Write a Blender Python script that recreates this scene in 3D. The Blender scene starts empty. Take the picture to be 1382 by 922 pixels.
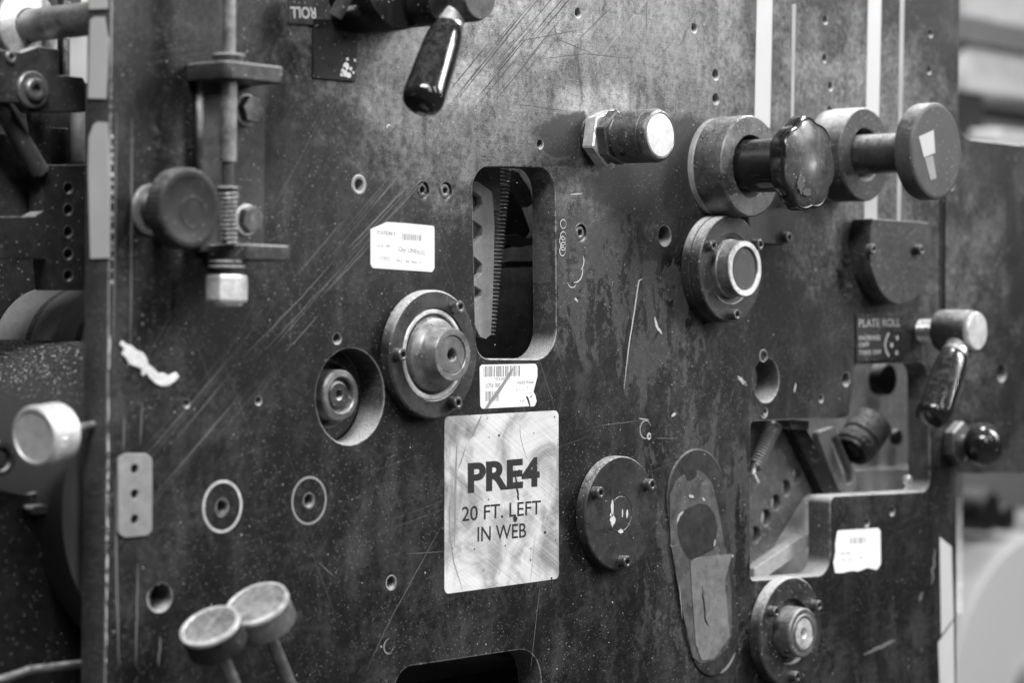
import bpy, bmesh, math, random
from mathutils import Vector, Matrix, Quaternion
random.seed(7)
sc = bpy.context.scene
# ------------------------------------------------------------------ camera
FPX = 85/36*1382                      # focal length in photo pixels
PHI = math.radians(41.0); PITCH = math.radians(-0.50); ROLL = math.radians(0.6)
D0 = 1.419                            # distance to the plate at the big label
F0 = Vector((math.cos(PHI)*math.cos(PITCH), math.sin(PHI)*math.cos(PITCH), math.sin(PITCH)))
R0 = Vector((math.sin(PHI), -math.cos(PHI), 0)); U0 = R0.cross(F0)
CR = R0*math.cos(ROLL)+U0*math.sin(ROLL); CU = U0*math.cos(ROLL)-R0*math.sin(ROLL)
def ray(px, py): return F0 + CR*((px-691)/FPX) + CU*((461-py)/FPX)
CAM = -ray(676, 680)*D0
cd = bpy.data.cameras.new('camera'); cam = bpy.data.objects.new('camera', cd); sc.collection.objects.link(cam)
M3 = Matrix((CR, CU, -F0)).transposed()
cam.matrix_world = Matrix.Translation(CAM) @ M3.to_4x4()
cd.lens = 85; cd.sensor_width = 36; cd.clip_start = .01; cd.clip_end = 60
cd.dof.use_dof = True; cd.dof.focus_distance = 1.45; cd.dof.aperture_fstop = 6.5
sc.camera = cam
sc.render.resolution_x = 1024; sc.render.resolution_y = 684
sc.render.engine = 'CYCLES'
sc.view_settings.view_transform = 'Standard'; sc.view_settings.look = 'None'
sc.view_settings.exposure = -0.15; sc.view_settings.gamma = 1
# ------------------------------------------------------------------ world and lamps
w = bpy.data.worlds.new("World"); sc.world = w; w.use_nodes = True
bg = w.node_tree.nodes['Background']; bg.inputs[0].default_value = (.8,.8,.8,1); bg.inputs[1].default_value = .06
def area(name, pos, target, sx, sy, power):
    l = bpy.data.lights.new(name, 'AREA'); l.shape = 'RECTANGLE'; l.size = sx; l.size_y = sy; l.energy = power
    o = bpy.data.objects.new(name, l); sc.collection.objects.link(o); o.location = pos
    o.rotation_euler = (Vector(target)-Vector(pos)).to_track_quat('-Z', 'Y').to_euler(); return o
area('key_ceiling_lamp', (1.45,-1.25,1.45), (0,0,.05), .28, .9, 46)
area('overhead_lamp', (-.85,-.75,1.35), (0.05,0,.05), .9, .30, 44)
area('window_light', (2.5,-1.85,1.40), (0.15,0,.2), .8, 1.1, 38)
area('tube_lamp', (-.55,-1.75,1.05), (0.05,0,.1), .06, 1.1, 12)
area('tube_lamp', (.55,-1.9,1.15), (0.05,0,.1), .06, 1.0, 9)
area('bench_lamp', (1.75,-1.15,.33), (.25,0,.15), .05, .05, 1.6)
area('rear_hall_lamp', (2.6,1.0,2.2), (2.0,2.4,0), 1.2, 1.2, 75)
area('inner_fill_light', (.56,.045,.62), (.42,.060,.0), .25, .04, 6.5)  # unseen fill, added to brighten the inside of the L-shaped opening
# ------------------------------------------------------------------ helpers
def P(px, py, y=0.0):
    d = ray(px, py); return CAM + d*((y-CAM.y)/d.y)
def depth(v): return (v-CAM).dot(F0)
def proj(v):
    q = v-CAM; z = q.dot(F0); return (691+q.dot(CR)/z*FPX, 461-q.dot(CU)/z*FPX)
def H(px, py, h, y=0.0): return h*depth(P(px,py,y))/FPX        # pixels of height -> metres
def XZ(px, py, y=0.0): p = P(px,py,y); return (p.x, p.z)
def at(px, py, L): p = P(px,py,-L); return Vector((p.x,0,p.z))
def camdir(r, u, f): return (CR*r+CU*u+F0*f).normalized()
def finish(bm, angle=32):
    bmesh.ops.recalc_face_normals(bm, faces=bm.faces)
    a = math.radians(angle)
    for f in bm.faces: f.smooth = True
    for e in bm.edges:
        if len(e.link_faces) == 2 and e.calc_face_angle(0) > a: e.smooth = False
    for f in bm.faces:
        if abs(f.normal.y) > .9998: f.smooth = False
    return bm
def link(name, bm, m, parent=None, loc=None, rot=None, angle=32):
    if isinstance(bm, bmesh.types.BMesh):
        finish(bm, angle); me = bpy.data.meshes.new(name); bm.to_mesh(me); bm.free()
    else: me = bm
    if m is not None: me.materials.clear(); me.materials.append(m)
    o = bpy.data.objects.new(name, me); sc.collection.objects.link(o)
    if parent: o.parent = parent
    if loc is not None: o.location = loc
    if rot is not None: o.rotation_mode = 'QUATERNION'; o.rotation_quaternion = rot
    return o
def tag(o, label, cat, group=None, kind=None):
    o['label'] = label; o['category'] = cat
    if group: o['group'] = group
    if kind: o['kind'] = kind
    return o
def thing(name, label, cat, loc=(0,0,0), rot=None, group=None):
    o = bpy.data.objects.new(name, None); sc.collection.objects.link(o); o.empty_display_size = .01
    o.location = loc
    if rot is not None: o.rotation_mode = 'QUATERNION'; o.rotation_quaternion = rot
    return tag(o, label, cat, group)
def copy_thing(t, loc, label):
    c = t.copy(); sc.collection.objects.link(c); c.location = loc; c['label'] = label
    for ch in list(t.children):
        k = ch.copy(); sc.collection.objects.link(k); k.parent = c
        for g in list(ch.children):
            h = g.copy(); sc.collection.objects.link(h); h.parent = k
    return c
def aim(D): return Vector((0,-1,0)).rotation_difference(Vector(D).normalized())
def join(*bms):
    out = bmesh.new()
    for b in bms:
        me = bpy.data.meshes.new('t'); b.to_mesh(me); out.from_mesh(me); bpy.data.meshes.remove(me); b.free()
    return out
def move(bm, v=(0,0,0), q=None):
    if q is not None: bmesh.ops.transform(bm, matrix=q.to_matrix().to_4x4(), verts=bm.verts)
    bmesh.ops.translate(bm, vec=Vector(v), verts=bm.verts); return bm
# lathe: profile of (r, h) with the axis along -Y (out of the plate)
def lathe(prof, seg=72, rf=None, ph=0.0):
    bm = bmesh.new(); rings = []
    for (r, h) in prof:
        if r <= 1e-7: rings.append([bm.verts.new((0,-h,0))]); continue
        rg = []
        for i in range(seg):
            a = ph+2*math.pi*i/seg; rr = rf(a, r, h) if rf else r
            rg.append(bm.verts.new((rr*math.cos(a), -h, rr*math.sin(a))))
        rings.append(rg)
    for A, B in zip(rings[:-1], rings[1:]):
        if len(A) == 1 and len(B) == 1: continue
        for i in range(seg):
            j = (i+1) % seg
            if len(A) == 1: bm.faces.new((A[0], B[i], B[j]))
            elif len(B) == 1: bm.faces.new((A[i], A[j], B[0]))
            else: bm.faces.new((A[i], A[j], B[j], B[i]))
    return bm
def cyl(r, h0, h1, c=.0006, seg=64):
    return lathe([(0,h0),(r,h0),(r,h1-c),(r-c,h1),(0,h1)], seg)
def hexr(a, r, h):
    k = (a % (math.pi/3)) - math.pi/6
    return r*math.cos(math.pi/6)/math.cos(k)
def hexnut(r, h0, h1, bore=0.0, ph=.2):       # hexagon with chamfered corners
    bm = bmesh.new(); c = (h1-h0)*.10; rings = []
    for k, h in ((.93,h0),(1,h0+c),(1,h1-c),(.93,h1),(.80,h1)):
        rings.append([bm.verts.new((r*k*math.cos(ph+i*math.pi/3), -h, r*k*math.sin(ph+i*math.pi/3))) for i in range(6)])
    for A,B in zip(rings[:-1], rings[1:]):
        for i in range(6): bm.faces.new((A[i],A[(i+1)%6],B[(i+1)%6],B[i]))
    bm.faces.new(rings[0]); bm.faces.new(rings[-1])
    bmesh.ops.bevel(bm, geom=[e for e in bm.edges if e.calc_length() > (h1-h0)*.6 and abs((e.verts[0].co-e.verts[1].co).normalized().y) > .99], offset=r*.03, segments=2, affect='EDGES')
    return bm
def knurl(r, h0, h1, n=70, rows=16, amp=.00035, seg=280):
    prof = [(r-.0006,h0)]+[(r, h0+(h1-h0)*(i+.5)/rows) for i in range(rows)]+[(r-.0006,h1)]
    kk = n/r*1.0
    def rf(a, rr, h):
        if rr < r-1e-6: return rr
        u = math.sin(n*a*.5+kk*h*.5*1.0); v = math.sin(n*a*.5-kk*h*.5*1.0)
        return rr-amp*(abs(u*v)**.5)
    return lathe(prof, seg, rf)
def tube(pts, r, seg=14, caps=True):
    bm = bmesh.new(); pts = [Vector(p) for p in pts]; n = len(pts); rings = []
    t0 = (pts[1]-pts[0]).normalized(); up = Vector((0,0,1)) if abs(t0.z) < .9 else Vector((1,0,0))
    nrm = t0.cross(up).normalized()
    for i, p in enumerate(pts):
        t = (pts[min(i+1,n-1)]-pts[max(i-1,0)]).normalized()
        nrm = (nrm - t*nrm.dot(t)).normalized(); b = t.cross(nrm)
        rad = r[i] if isinstance(r,(list,tuple)) else r
        rings.append([bm.verts.new(p+nrm*rad*math.cos(2*math.pi*k/seg)+b*rad*math.sin(2*math.pi*k/seg)) for k in range(seg)])
    for A,B in zip(rings[:-1], rings[1:]):
        for k in range(seg): bm.faces.new((A[k],A[(k+1)%seg],B[(k+1)%seg],B[k]))
    if caps: bm.faces.new(rings[0]); bm.faces.new(rings[-1])
    return bm
def coil(a, b, R, r, turns, seg=8, per=16):
    a = Vector(a); b = Vector(b); t = (b-a).normalized()
    n = t.orthogonal().normalized(); m = t.cross(n); N = int(turns*per)
    return tube([a+(b-a)*(i/N)+(n*math.cos(2*math.pi*i/per)+m*math.sin(2*math.pi*i/per))*R for i in range(N+1)], r, seg)
def thread(r, h0, h1, pitch=.0016, depth_=.0005):
    n = int((h1-h0)/pitch); prof = [(0,h0)]
    for i in range(n):
        prof += [(r-depth_, h0+i*pitch), (r, h0+(i+.5)*pitch)]
    return lathe(prof+[(r-depth_,h1),(0,h1)], 40)
def box(x0,x1,y0,y1,z0,z1,bev=.0006):
    bm = bmesh.new(); bmesh.ops.create_cube(bm, size=1)
    for v in bm.verts:
        v.co = Vector((x0+(v.co.x+.5)*(x1-x0), y0+(v.co.y+.5)*(y1-y0), z0+(v.co.z+.5)*(z1-z0)))
    if bev: bmesh.ops.bevel(bm, geom=bm.edges, offset=bev, segments=2, affect='EDGES')
    return bm
def circ(cx, cz, r, n=40, rx=None): return [(cx+(rx or r)*math.cos(2*math.pi*i/n), cz+r*math.sin(2*math.pi*i/n)) for i in range(n)]
def rpoly(pts, rad, n=8):                     # polygon with rounded corners, metres
    out = []; N = len(pts)
    for i, p in enumerate(pts):
        r = rad[i] if isinstance(rad,(list,tuple)) else rad
        p = Vector(p); a = Vector(pts[i-1])-p; b = Vector(pts[(i+1)%N])-p
        if r <= 0: out.append(tuple(p)); continue
        ang = a.angle(b); d = min(r/math.tan(ang/2), a.length*.49, b.length*.49); r = d*math.tan(ang/2)
        a.normalize(); b.normalize(); c = p+(a+b).normalized()*(r/math.sin(ang/2))
        s = p+a*d-c; e = p+b*d-c; a0 = math.atan2(s.y,s.x); da = (math.atan2(e.y,e.x)-a0+math.pi)%(2*math.pi)-math.pi
        for k in range(n+1): out.append((c.x+r*math.cos(a0+da*k/n), c.y+r*math.sin(a0+da*k/n)))
    return out
def plate(outlines, y0, y1, bev=.0005):       # outline with holes in XZ, between y0 (front) and y1
    cu = bpy.data.curves.new('c','CURVE'); cu.dimensions = '2D'; cu.fill_mode = 'BOTH'
    for o in outlines:
        s = cu.splines.new('POLY'); s.points.add(len(o)-1); s.use_cyclic_u = True
        for i,(x,z) in enumerate(o): s.points[i].co = (x,z,0,1)
    cu.extrude = max((y1-y0)/2-bev,0); cu.bevel_depth = bev; cu.bevel_resolution = 1; cu.offset = -bev
    ob = bpy.data.objects.new('c',cu); sc.collection.objects.link(ob)
    dg = bpy.context.evaluated_depsgraph_get(); me = bpy.data.meshes.new_from_object(ob.evaluated_get(dg))
    bpy.data.objects.remove(ob); bm = bmesh.new(); bm.from_mesh(me); bpy.data.meshes.remove(me)
    bmesh.ops.remove_doubles(bm, verts=bm.verts, dist=1e-6)
    for v in bm.verts: v.co = Vector((v.co.x, (y0+y1)/2+v.co.z, v.co.y))
    return bm
def flat(outl, y0, th=.00012): return plate([outl], y0-th, y0, 0)
def ribbon(pts, wd, y=-.00015, taper=True):   # thin mark in the plate plane, pts in XZ
    bm = bmesh.new(); L = []; n = len(pts)
    for i,p in enumerate(pts):
        a = Vector(pts[max(i-1,0)]); b = Vector(pts[min(i+1,n-1)]); t = (b-a).normalized(); q = Vector((-t.y,t.x))
        k = wd*.5*(min(1, .25+3*min(i,n-1-i)/max(n-1,1)) if taper else 1)
        p = Vector(p); L.append((bm.verts.new((p.x+q.x*k,y,p.y+q.y*k)), bm.verts.new((p.x-q.x*k,y,p.y-q.y*k))))
    for A,B in zip(L[:-1],L[1:]): bm.faces.new((A[0],A[1],B[1],B[0]))
    return bm
def text(s, size, sx=1.0, bold=0.0, th=.00004, align='LEFT', space=1.0):
    cu = bpy.data.curves.new('t','FONT'); cu.body = s; cu.size = size; cu.align_x = align; cu.offset = bold
    cu.extrude = th; cu.space_character = space
    ob = bpy.data.objects.new('t',cu); sc.collection.objects.link(ob)
    dg = bpy.context.evaluated_depsgraph_get(); me = bpy.data.meshes.new_from_object(ob.evaluated_get(dg))
    bpy.data.objects.remove(ob); bm = bmesh.new(); bm.from_mesh(me); bpy.data.meshes.remove(me)
    for v in bm.verts: v.co = Vector((v.co.x*sx, v.co.z, v.co.y))
    return bm
def place2d(bm, x, z, y, ang=0):
    return move(bm, (x,y,z), Quaternion((0,-1,0), ang))
# ------------------------------------------------------------------ node language
class V:
    def __init__(s, nt, sock): s.nt = nt; s.s = sock
    def _m(s, op, *a):
        n = s.nt.nodes.new('ShaderNodeMath'); n.operation = op
        for i, x in enumerate((s,)+a):
            if isinstance(x, V): s.nt.links.new(x.s, n.inputs[i])
            else: n.inputs[i].default_value = x
        return V(s.nt, n.outputs[0])
    def __add__(s,o): return s._m('ADD',o)
    __radd__ = __add__
    def __sub__(s,o): return s._m('SUBTRACT',o)
    def __rsub__(s,o): return (s*-1)+o
    def __mul__(s,o): return s._m('MULTIPLY',o)
    __rmul__ = __mul__
    def abs(s): return s._m('ABSOLUTE')
    def sqrt(s): return s._m('SQRT')
    def clamp(s): n = s+0; n.s.node.use_clamp = True; return n
    def max(s,o): return s._m('MAXIMUM',o)
    def min(s,o): return s._m('MINIMUM',o)
    def ss(s, a, b):
        n = s.nt.nodes.new('ShaderNodeMapRange'); n.interpolation_type = 'SMOOTHSTEP'
        s.nt.links.new(s.s, n.inputs[0]); n.inputs[1].default_value = a; n.inputs[2].default_value = b
        if a > b: n.inputs[1].default_value = b; n.inputs[2].default_value = a; n.inputs[3].default_value = 1; n.inputs[4].default_value = 0
        return V(s.nt, n.outputs[0])
def mixv(a, b, f): return a*(1-f) + b*f if isinstance(a, V) else (b-a)*f + a
class Mat:
    def __init__(s, name):
        s.m = bpy.data.materials.new(name); s.m.use_nodes = True; s.nt = s.m.node_tree; s.b = s.nt.nodes['Principled BSDF']
        g = s.nt.nodes.new('ShaderNodeNewGeometry'); s.pos = g.outputs['Position']; s.g = g
        x = s.nt.nodes.new('ShaderNodeSeparateXYZ'); s.nt.links.new(s.pos, x.inputs[0])
        s.X, s.Y, s.Z = (V(s.nt, x.outputs[i]) for i in range(3))
        x = s.nt.nodes.new('ShaderNodeSeparateXYZ'); s.nt.links.new(g.outputs['Normal'], x.inputs[0])
        s.NX, s.NY, s.NZ = (V(s.nt, x.outputs[i]) for i in range(3))
    def vec(s, a, b, c):
        n = s.nt.nodes.new('ShaderNodeCombineXYZ')
        for i, x in enumerate((a,b,c)):
            if isinstance(x, V): s.nt.links.new(x.s, n.inputs[i])
            else: n.inputs[i].default_value = x
        return n.outputs[0]
    def noise(s, scale, detail=4, rough=.55, vec=None, dist=0):
        n = s.nt.nodes.new('ShaderNodeTexNoise'); s.nt.links.new(vec if vec is not None else s.pos, n.inputs['Vector'])
        n.inputs['Scale'].default_value = scale; n.inputs['Detail'].default_value = detail
        n.inputs['Roughness'].default_value = rough; n.inputs['Distortion'].default_value = dist
        return V(s.nt, n.outputs[0])
    def voro(s, scale, vec=None, out='Distance', rnd=1):
        n = s.nt.nodes.new('ShaderNodeTexVoronoi'); s.nt.links.new(vec if vec is not None else s.pos, n.inputs['Vector'])
        n.inputs['Scale'].default_value = scale; n.inputs['Randomness'].default_value = rnd
        return n
    def specks(s, scale, size, keep):          # dots of random size: keep = share of cells that carry one
        n = s.voro(scale); d = V(s.nt, n.outputs['Distance'])
        c = s.nt.nodes.new('ShaderNodeSeparateXYZ'); s.nt.links.new(n.outputs['Color'], c.inputs[0])
        r = V(s.nt, c.outputs[0]); r2 = V(s.nt, c.outputs[1])
        lim = r2*size+size*.25
        return ((lim-d)*(6/size)).clamp() * ((keep-r)*50).clamp()
    def grey(s, v, rough, metal=0.0, bump=None, strength=.3, dist=.0005, spec=None):
        c = s.vec(v, v, v); s.nt.links.new(c, s.b.inputs['Base Color'])
        for k, x in (('Roughness',rough),('Metallic',metal)):
            if isinstance(x, V): s.nt.links.new(x.s, s.b.inputs[k])
            else: s.b.inputs[k].default_value = x
        if spec is not None: s.b.inputs['Specular IOR Level'].default_value = spec
        if bump is not None:
            n = s.nt.nodes.new('ShaderNodeBump'); n.inputs['Strength'].default_value = strength; n.inputs['Distance'].default_value = dist
            s.nt.links.new(bump.s, n.inputs['Height']); s.nt.links.new(n.outputs[0], s.b.inputs['Normal'])
        return s.m
def metal(name, base, rough=.4, met=.8, var=.5, dust=.5, spk=.15, scale=1.0, strength=.25, dustcol=.52, spec=.4):
    m = Mat(name)
    n1 = m.noise(55*scale, 6, .66, dist=.8); n2 = m.noise(900*scale, 3); n3 = m.noise(260*scale, 5, .6)
    v = (n1-.5)*(3.6*var)+(n2-.5)*(.7*var)+(n3-.5)*(2.0*var)+1
    v = v.max(.15)*base
    up = m.NZ.ss(.15,.95)
    dk = m.noise(1500, 2).ss(.62-.34*dust, .66)*up*dust
    dk = (dk + (n3.ss(.35,.7)*up*(dust*.5))).clamp()
    sp = m.specks(900, .32, spk)
    dd = (dk+sp*.8).clamp()
    v = mixv(v, dustcol, dd)
    rg = mixv((n1-.5)*.35+(n3-.5)*.25+rough, .9, dd).clamp()
    mt = (1-dd)*met
    return m.grey(v, rg, mt, n2*.5+n3, strength, .0003, spec=spec)
# plate material ---------------------------------------------------------------
def plate_material():
    m = Mat('worn_black_plate')
    nb = m.noise(9, 5, .6, dist=.6); nm = m.noise(38, 8, .66, dist=.5); nf = m.noise(240, 6, .65); ng = m.noise(1400, 2)
    nm2 = m.noise(40, 6, .6, vec=m.vec(m.X*1.6, m.Y, m.Z*.55), dist=.7)
    def blob(px, py, rx, ry, rot=0):
        c = P(px,py); a = H(px,py,rx)/.66; b = H(px,py,ry); co = math.cos(rot); si = math.sin(rot)
        dx = m.X-c.x; dz = m.Z-c.z
        u = (dx*co+dz*si)*(1/a); v = (dz*co-dx*si)*(1/b)
        return 1-(u*u+v*v).sqrt()
    # worn, bare steel: upper middle and towards the upper right
    wear = (blob(760,60,420,330)*1.5).clamp()*1.0
    wear = wear.max((blob(1130,180,330,330)*1.3).clamp()*.62)
    wear = wear.max((blob(610,110,210,150)*1.4).clamp()*.55)
    wear = wear.max((blob(980,380,190,230)*1.4).clamp()*.30)
    wear = wear.max((blob(1300,430,190,330)*1.4).clamp()*.36)
    wear = wear.max((blob(780,330,70,140)*1.4).clamp()*.36)
    wear = wear.max((blob(210,180,170,300)*1.2).clamp()*.20)
    w1 = (wear + (nm-.5)*.75 + (nf-.5)*.45 + (nb-.5)*.3)
    bare = w1.ss(.22,.72)
    # soft smears of thinner paint lower down
    smear = (nm2.ss(.52,.74)*.5 + nb.ss(.45,.7)*.35)
    # chips where a dark top coat came off, hard edges
    chipz = (blob(880,420,110,150)*1.6).clamp().max((blob(800,360,120,160)*1.5).clamp()*.8).max((blob(960,700,160,300)*1.2).clamp()*.55)
    chips = (nm2+(nf-.5)*.25+chipz*.12).ss(.575,.59)*chipz.ss(.05,.3)
    # stains and painted-in knob shadows round the fittings in the upper middle
    stain_shade = (blob(768,186,58,36)*1.6+(nm-.5)*2.6+(nf-.5)*.8).ss(.05,.45)
    stain_shade = stain_shade.max((blob(930,205,52,60)*1.6+(nm-.5)*2.6+(nf-.5)*.8).ss(.05,.45))
    stain_shade = stain_shade.max((blob(880,255,110,50)*2+(nm-.5)*2.2).ss(.1,.5))
    stain_shade = stain_shade.max((blob(1088,230,60,110)*2+(nm-.5)*1.6).ss(.1,.4)*.5)
    spots = (nm2*.55+nf*.45).ss(.545,.60)*.6
    # machining lines and random hair scratches
    lines = m.noise(1, 3, .6, vec=m.vec(m.X*35, 0, m.Z*2600))
    def hair(ang, stretch, freq, lo, hi, seed):
        c, s_ = math.cos(ang), math.sin(ang)
        u = m.X*c+m.Z*s_; v = m.Z*c-m.X*s_
        n = m.noise(1, 2, .5, vec=m.vec(u*stretch, seed, v*freq)); return n.ss(lo, hi), u, v
    A = P(230,620); B = P(745,10); ang = math.atan2(B.z-A.z, B.x-A.x)
    d1, u1, v1 = hair(ang, 5, 900, .56, .63, 3.3)
    off = -(A.x)*math.sin(ang)+A.z*math.cos(ang)
    band = ((v1-off).abs()).ss(.020,.004)*m.noise(14,2,vec=m.vec(u1*.8,1,v1*7)).ss(.38,.6)
    d2,_,_ = hair(.95, 7, 1500, .66, .72, 9.1); d3,_,_ = hair(-1.1, 9, 1100, .68, .73, 5.2); d4,_,_ = hair(.2, 8, 1300, .68, .74, 2.2)
    hairs = d2.max(d3).max(d4)
    scr = (d1*band)
    # colours
    steel = ((nf-.5)*.75+(nm-.5)*.40+(nb-.5)*.3+(lines-.5)*.30+(ng-.5)*.6+.27).max(.04)*.62
    drip = m.noise(1, 4, .6, vec=m.vec(m.X*70, 7, m.Z*5))
    polish_sheen = (blob(628,112,60,50)*1.6+(nm-.5)*2).ss(.1,.8).max((blob(815,140,110,40)*1.5+(nm-.5)*2.4).ss(.1,.9)).max((blob(700,30,120,70)*1.2+(nm-.5)*2.4).ss(.1,.9)*.7)  # rubbed spots, with their highlights painted in as lighter steel
    steel = steel*(polish_sheen*.55+.85)
    paint = (smear*.034+(ng-.5)*.055+(nf-.5)*.062+(nm-.5)*.060+(nb-.5)*.05+(drip-.5)*.045+.006).max(.004)
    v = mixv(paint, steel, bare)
    v = mixv(v, (nf-.5)*.10+.062, chips*(1-bare)*.6)
    v = v*(1-spots*bare*.8)
    v = v + (m.NY.ss(-.95,-.99)*-1+1)*.035  # side faces and hole walls lightened in colour, in place of lamp light
    v = mixv(v, .022, stain_shade*.93)
    dark_scr = (scr.max(hairs*.35))*bare
    light_scr = (scr*.55+hairs*.18)*(1-bare)*(1-stain_shade*.8)
    v = v*(1-dark_scr*.7)
    v = mixv(v, .30, light_scr.clamp()*.6)
    # dust and grit
    dens = m.noise(20,3).ss(.34,.6)
    sp1 = m.specks(420, .15, .09)*dens; sp2 = m.specks(1000, .22, .34)*(dens*.6+.25); sp3 = m.specks(170,.08,.07)
    up = m.NZ.ss(.1,.8)*m.noise(1600,2).ss(.28,.55)
    front = m.NY.ss(-.95,-.99)
    inside = (1-front)
    sp4 = m.specks(1100,.3,.4)*inside*.4
    dd = (sp1.max(sp2*.7).max(sp3)+up+sp4).clamp()
    v = mixv(v, .5, dd*.85)
    # rubbed edges
    edge = m.NY.abs(); edge = edge.ss(.15,.45)*edge.ss(.985,.90)*(nf+(nm-.5)*.8).ss(.36,.56)
    v = mixv(v, .5, edge*.7)
    rough = mixv((nf-.5)*.25+(nm-.5)*.2+.46, (nf-.5)*.3+.47+spots*.2, bare)
    rough = mixv(rough, .55, stain_shade*.8)
    rough = mixv(rough, .9, dd).clamp()
    met = bare*.85*(1-dd)*(1-stain_shade)
    met = met.max(edge*.7)
    bump = nf*.5+lines*.15+ng*.25-d1*.4
    return m.grey(v, rough, met, bump, .35, .0003, spec=.28)
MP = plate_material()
M_dark = metal('dark_casting', .035, .45, .3, .6, .8, .07)
M_black = metal('oily_black', .012, .35, .1, .5, .5, .08, spec=.25)
M_mid = metal('grey_steel', .20, .42, .7, .5, .6, .12)
M_dk = metal('painted_dark_steel', .055, .42, .45, .55, 1.25, .12)
M_br = metal('bright_steel', .60, .30, .9, .35, .4, .05)
M_screw = metal('screw_steel', .14, .38, .8, .5, .5, .1)
M_light = metal('aluminium_cap', .54, .42, .35, .30, .4, .05)
M_zinc = metal('zinc_plate', .26, .5, .3, .18, .2, .06)
M_knob = metal('grey_bakelite', .055, .5, .1, .35, .5, .06)
M_gloss = metal('gloss_black_bakelite', .010, .14, .0, .3, .15, .025, strength=.06, spec=.6)
M_worn_light = metal('worn_light_steel', .62, .42, .5, .5, .3, .1)
M_paint = Mat('white_paint'); n = M_paint.noise(300,5); M_paint = M_paint.grey((n-.5)*.4+.56, .6, 0, n, .5, .001)
M_in = metal('inner_grey_plate', .14, .55, .25, .35, .5, .12)
M_inl = metal('inner_light_plate', .34, .5, .3, .3, .4, .08)
M_void = Mat('dark_machine_interior').grey(.012, .8)
def papermat(name, base, met=0.0, rough=.55, var=.1, brushed=False, spk=0.0):
    m = Mat(name); n1 = m.noise(40,5); n2 = m.noise(1200,3)
    v = (n1-.5)*(2*var)+(n2-.5)*(var)+base
    b = n2
    if brushed:
        c,s_ = math.cos(-.55), math.sin(-.55); l = m.noise(1,3,.6,vec=m.vec((m.X*c+m.Z*s_)*12,0,(m.Z*c-m.X*s_)*1100))
        l2 = m.noise(1,3,.6,vec=m.vec((m.X*.96+m.Z*.25)*10,4,(m.Z*.96-m.X*.25)*1400))
        big = m.noise(28,4,.6,dist=1.0)
        v = v+(l-.5)*.50+(l2-.5)*.26-big.ss(.38,.66)*.40+(m.noise(9,3)-.5)*.6-m.noise(1,3,vec=m.vec(m.X*45,2,m.Z*4)).ss(.55,.7)*.22
        sp = m.specks(260,.16,.12); v = mixv(v.max(.05), .08, sp)
        # grime down the left edge
        g = (m.X-P(612,680).x).ss(.008,-.006)*m.noise(30,5,.6,vec=m.vec(m.X*3,0,m.Z)).ss(.4,.6)
        v = v*(1-g*.45)
        b = l+l2
    if spk:
        v = mixv(v, .2, m.specks(400,.2,spk))
    return m.grey(v, rough, met, b, .15, .0002)
M_label = papermat('white_sticker', .80, 0, .5, .05)
M_label2 = papermat('grimy_sticker', .72, 0, .5, .10, spk=.12)
M_pre = papermat('silver_label', .70, .25, .45, .08, True)
M_tape = papermat('masking_tape', .48, 0, .6, .07)
M_white = papermat('white_tape', .44, 0, .6, .04)
M_ink = Mat('black_ink'); n = M_ink.noise(260,6,.7); M_ink = M_ink.grey(n.ss(.60,.74)*.25+.016, .45)
M_inkf = Mat('faded_ink'); n = M_inkf.noise(500,4); M_inkf = M_inkf.grey((n-.5)*.25+.24, .5)
M_smudge = Mat('smudge_grey').grey(.22, .5)
M_scr = Mat('bright_scratch').grey(.62, .4, .5)
M_faint = Mat('faint_scratch').grey(.16, .5, .3)
M_tag = metal('black_tag', .022, .4, .2, .3, .2, .1)
M_tagw = Mat('tag_white').grey(.38, .5)
M_roll = papermat('paper_roll_end', .50, 0, .7, .02)
# ------------------------------------------------------------------ the machine frame plate
T = .0185
def q(px, py): return XZ(px, py)
def pr(pts, rad, n=8): return rpoly([q(*p) for p in pts], rad, n)
XL = P(149,400).x
outer = pr([(151,-90),(1297,-90),(1293,186),(1560,214),(1560,640),(1291,640),(1291,1040),(140,1040)], [.001,.001,.018,.001,.001,.004,.001,.001])
holes = [pr([(637,224),(749,226),(751,485),(643,484)], [.0145,.0145,.0185,.011]),
         pr([(532,903),(727,874),(736,1000),(532,1000)], [.014,.02,.005,.005]),
         pr([(1013,569),(1146,564),(1154,493),(1253,489),(1255,663),(1120,670),(1121,776),(1013,784)], [.004,.006,.004,.013,.010,.006,.014,.004]),
         ]
def hole(px, py, r, rx=None):
    x, z = q(px, py); rr = H(px, py, r); return circ(x, z, rr, 32 if r > 8 else 18, rx)
small = [(455,457,7),(252,545,5),(349,541,5),(780,17,6),(937,37,6),(966,100,7),(966,133,7),(729,194,6),(897,318,13.5),
 (1114,26,5.5),(1113,78,5.5),(1121,116,5.5),(1120,148,5),(1256,44,5),(1254,94,5),(217,807,19),(1034,513,30),(1033,480,4.5),(1033,556,4.5),
 (528,787,8),(1142,512,9),(1108,538,5),(1352,503,12),(484,249,10),(299,686,10),(416,676,9),(1204,690,6),(1170,706,5.5),
 (571,256,12),(602,257,12),(784,314,12),(473,535,65),(1112,-25,5),(965,-20,6),(1262,560,6)]
holes += [hole(*s) for s in small]
frame = thing('machine_frame_plate', 'huge scratched black steel machine plate carrying all the knobs, flanges and stickers', 'machine plate')
link('steel_plate', plate([outer]+holes, 0, T, .0007), MP, frame, angle=40)
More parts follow.
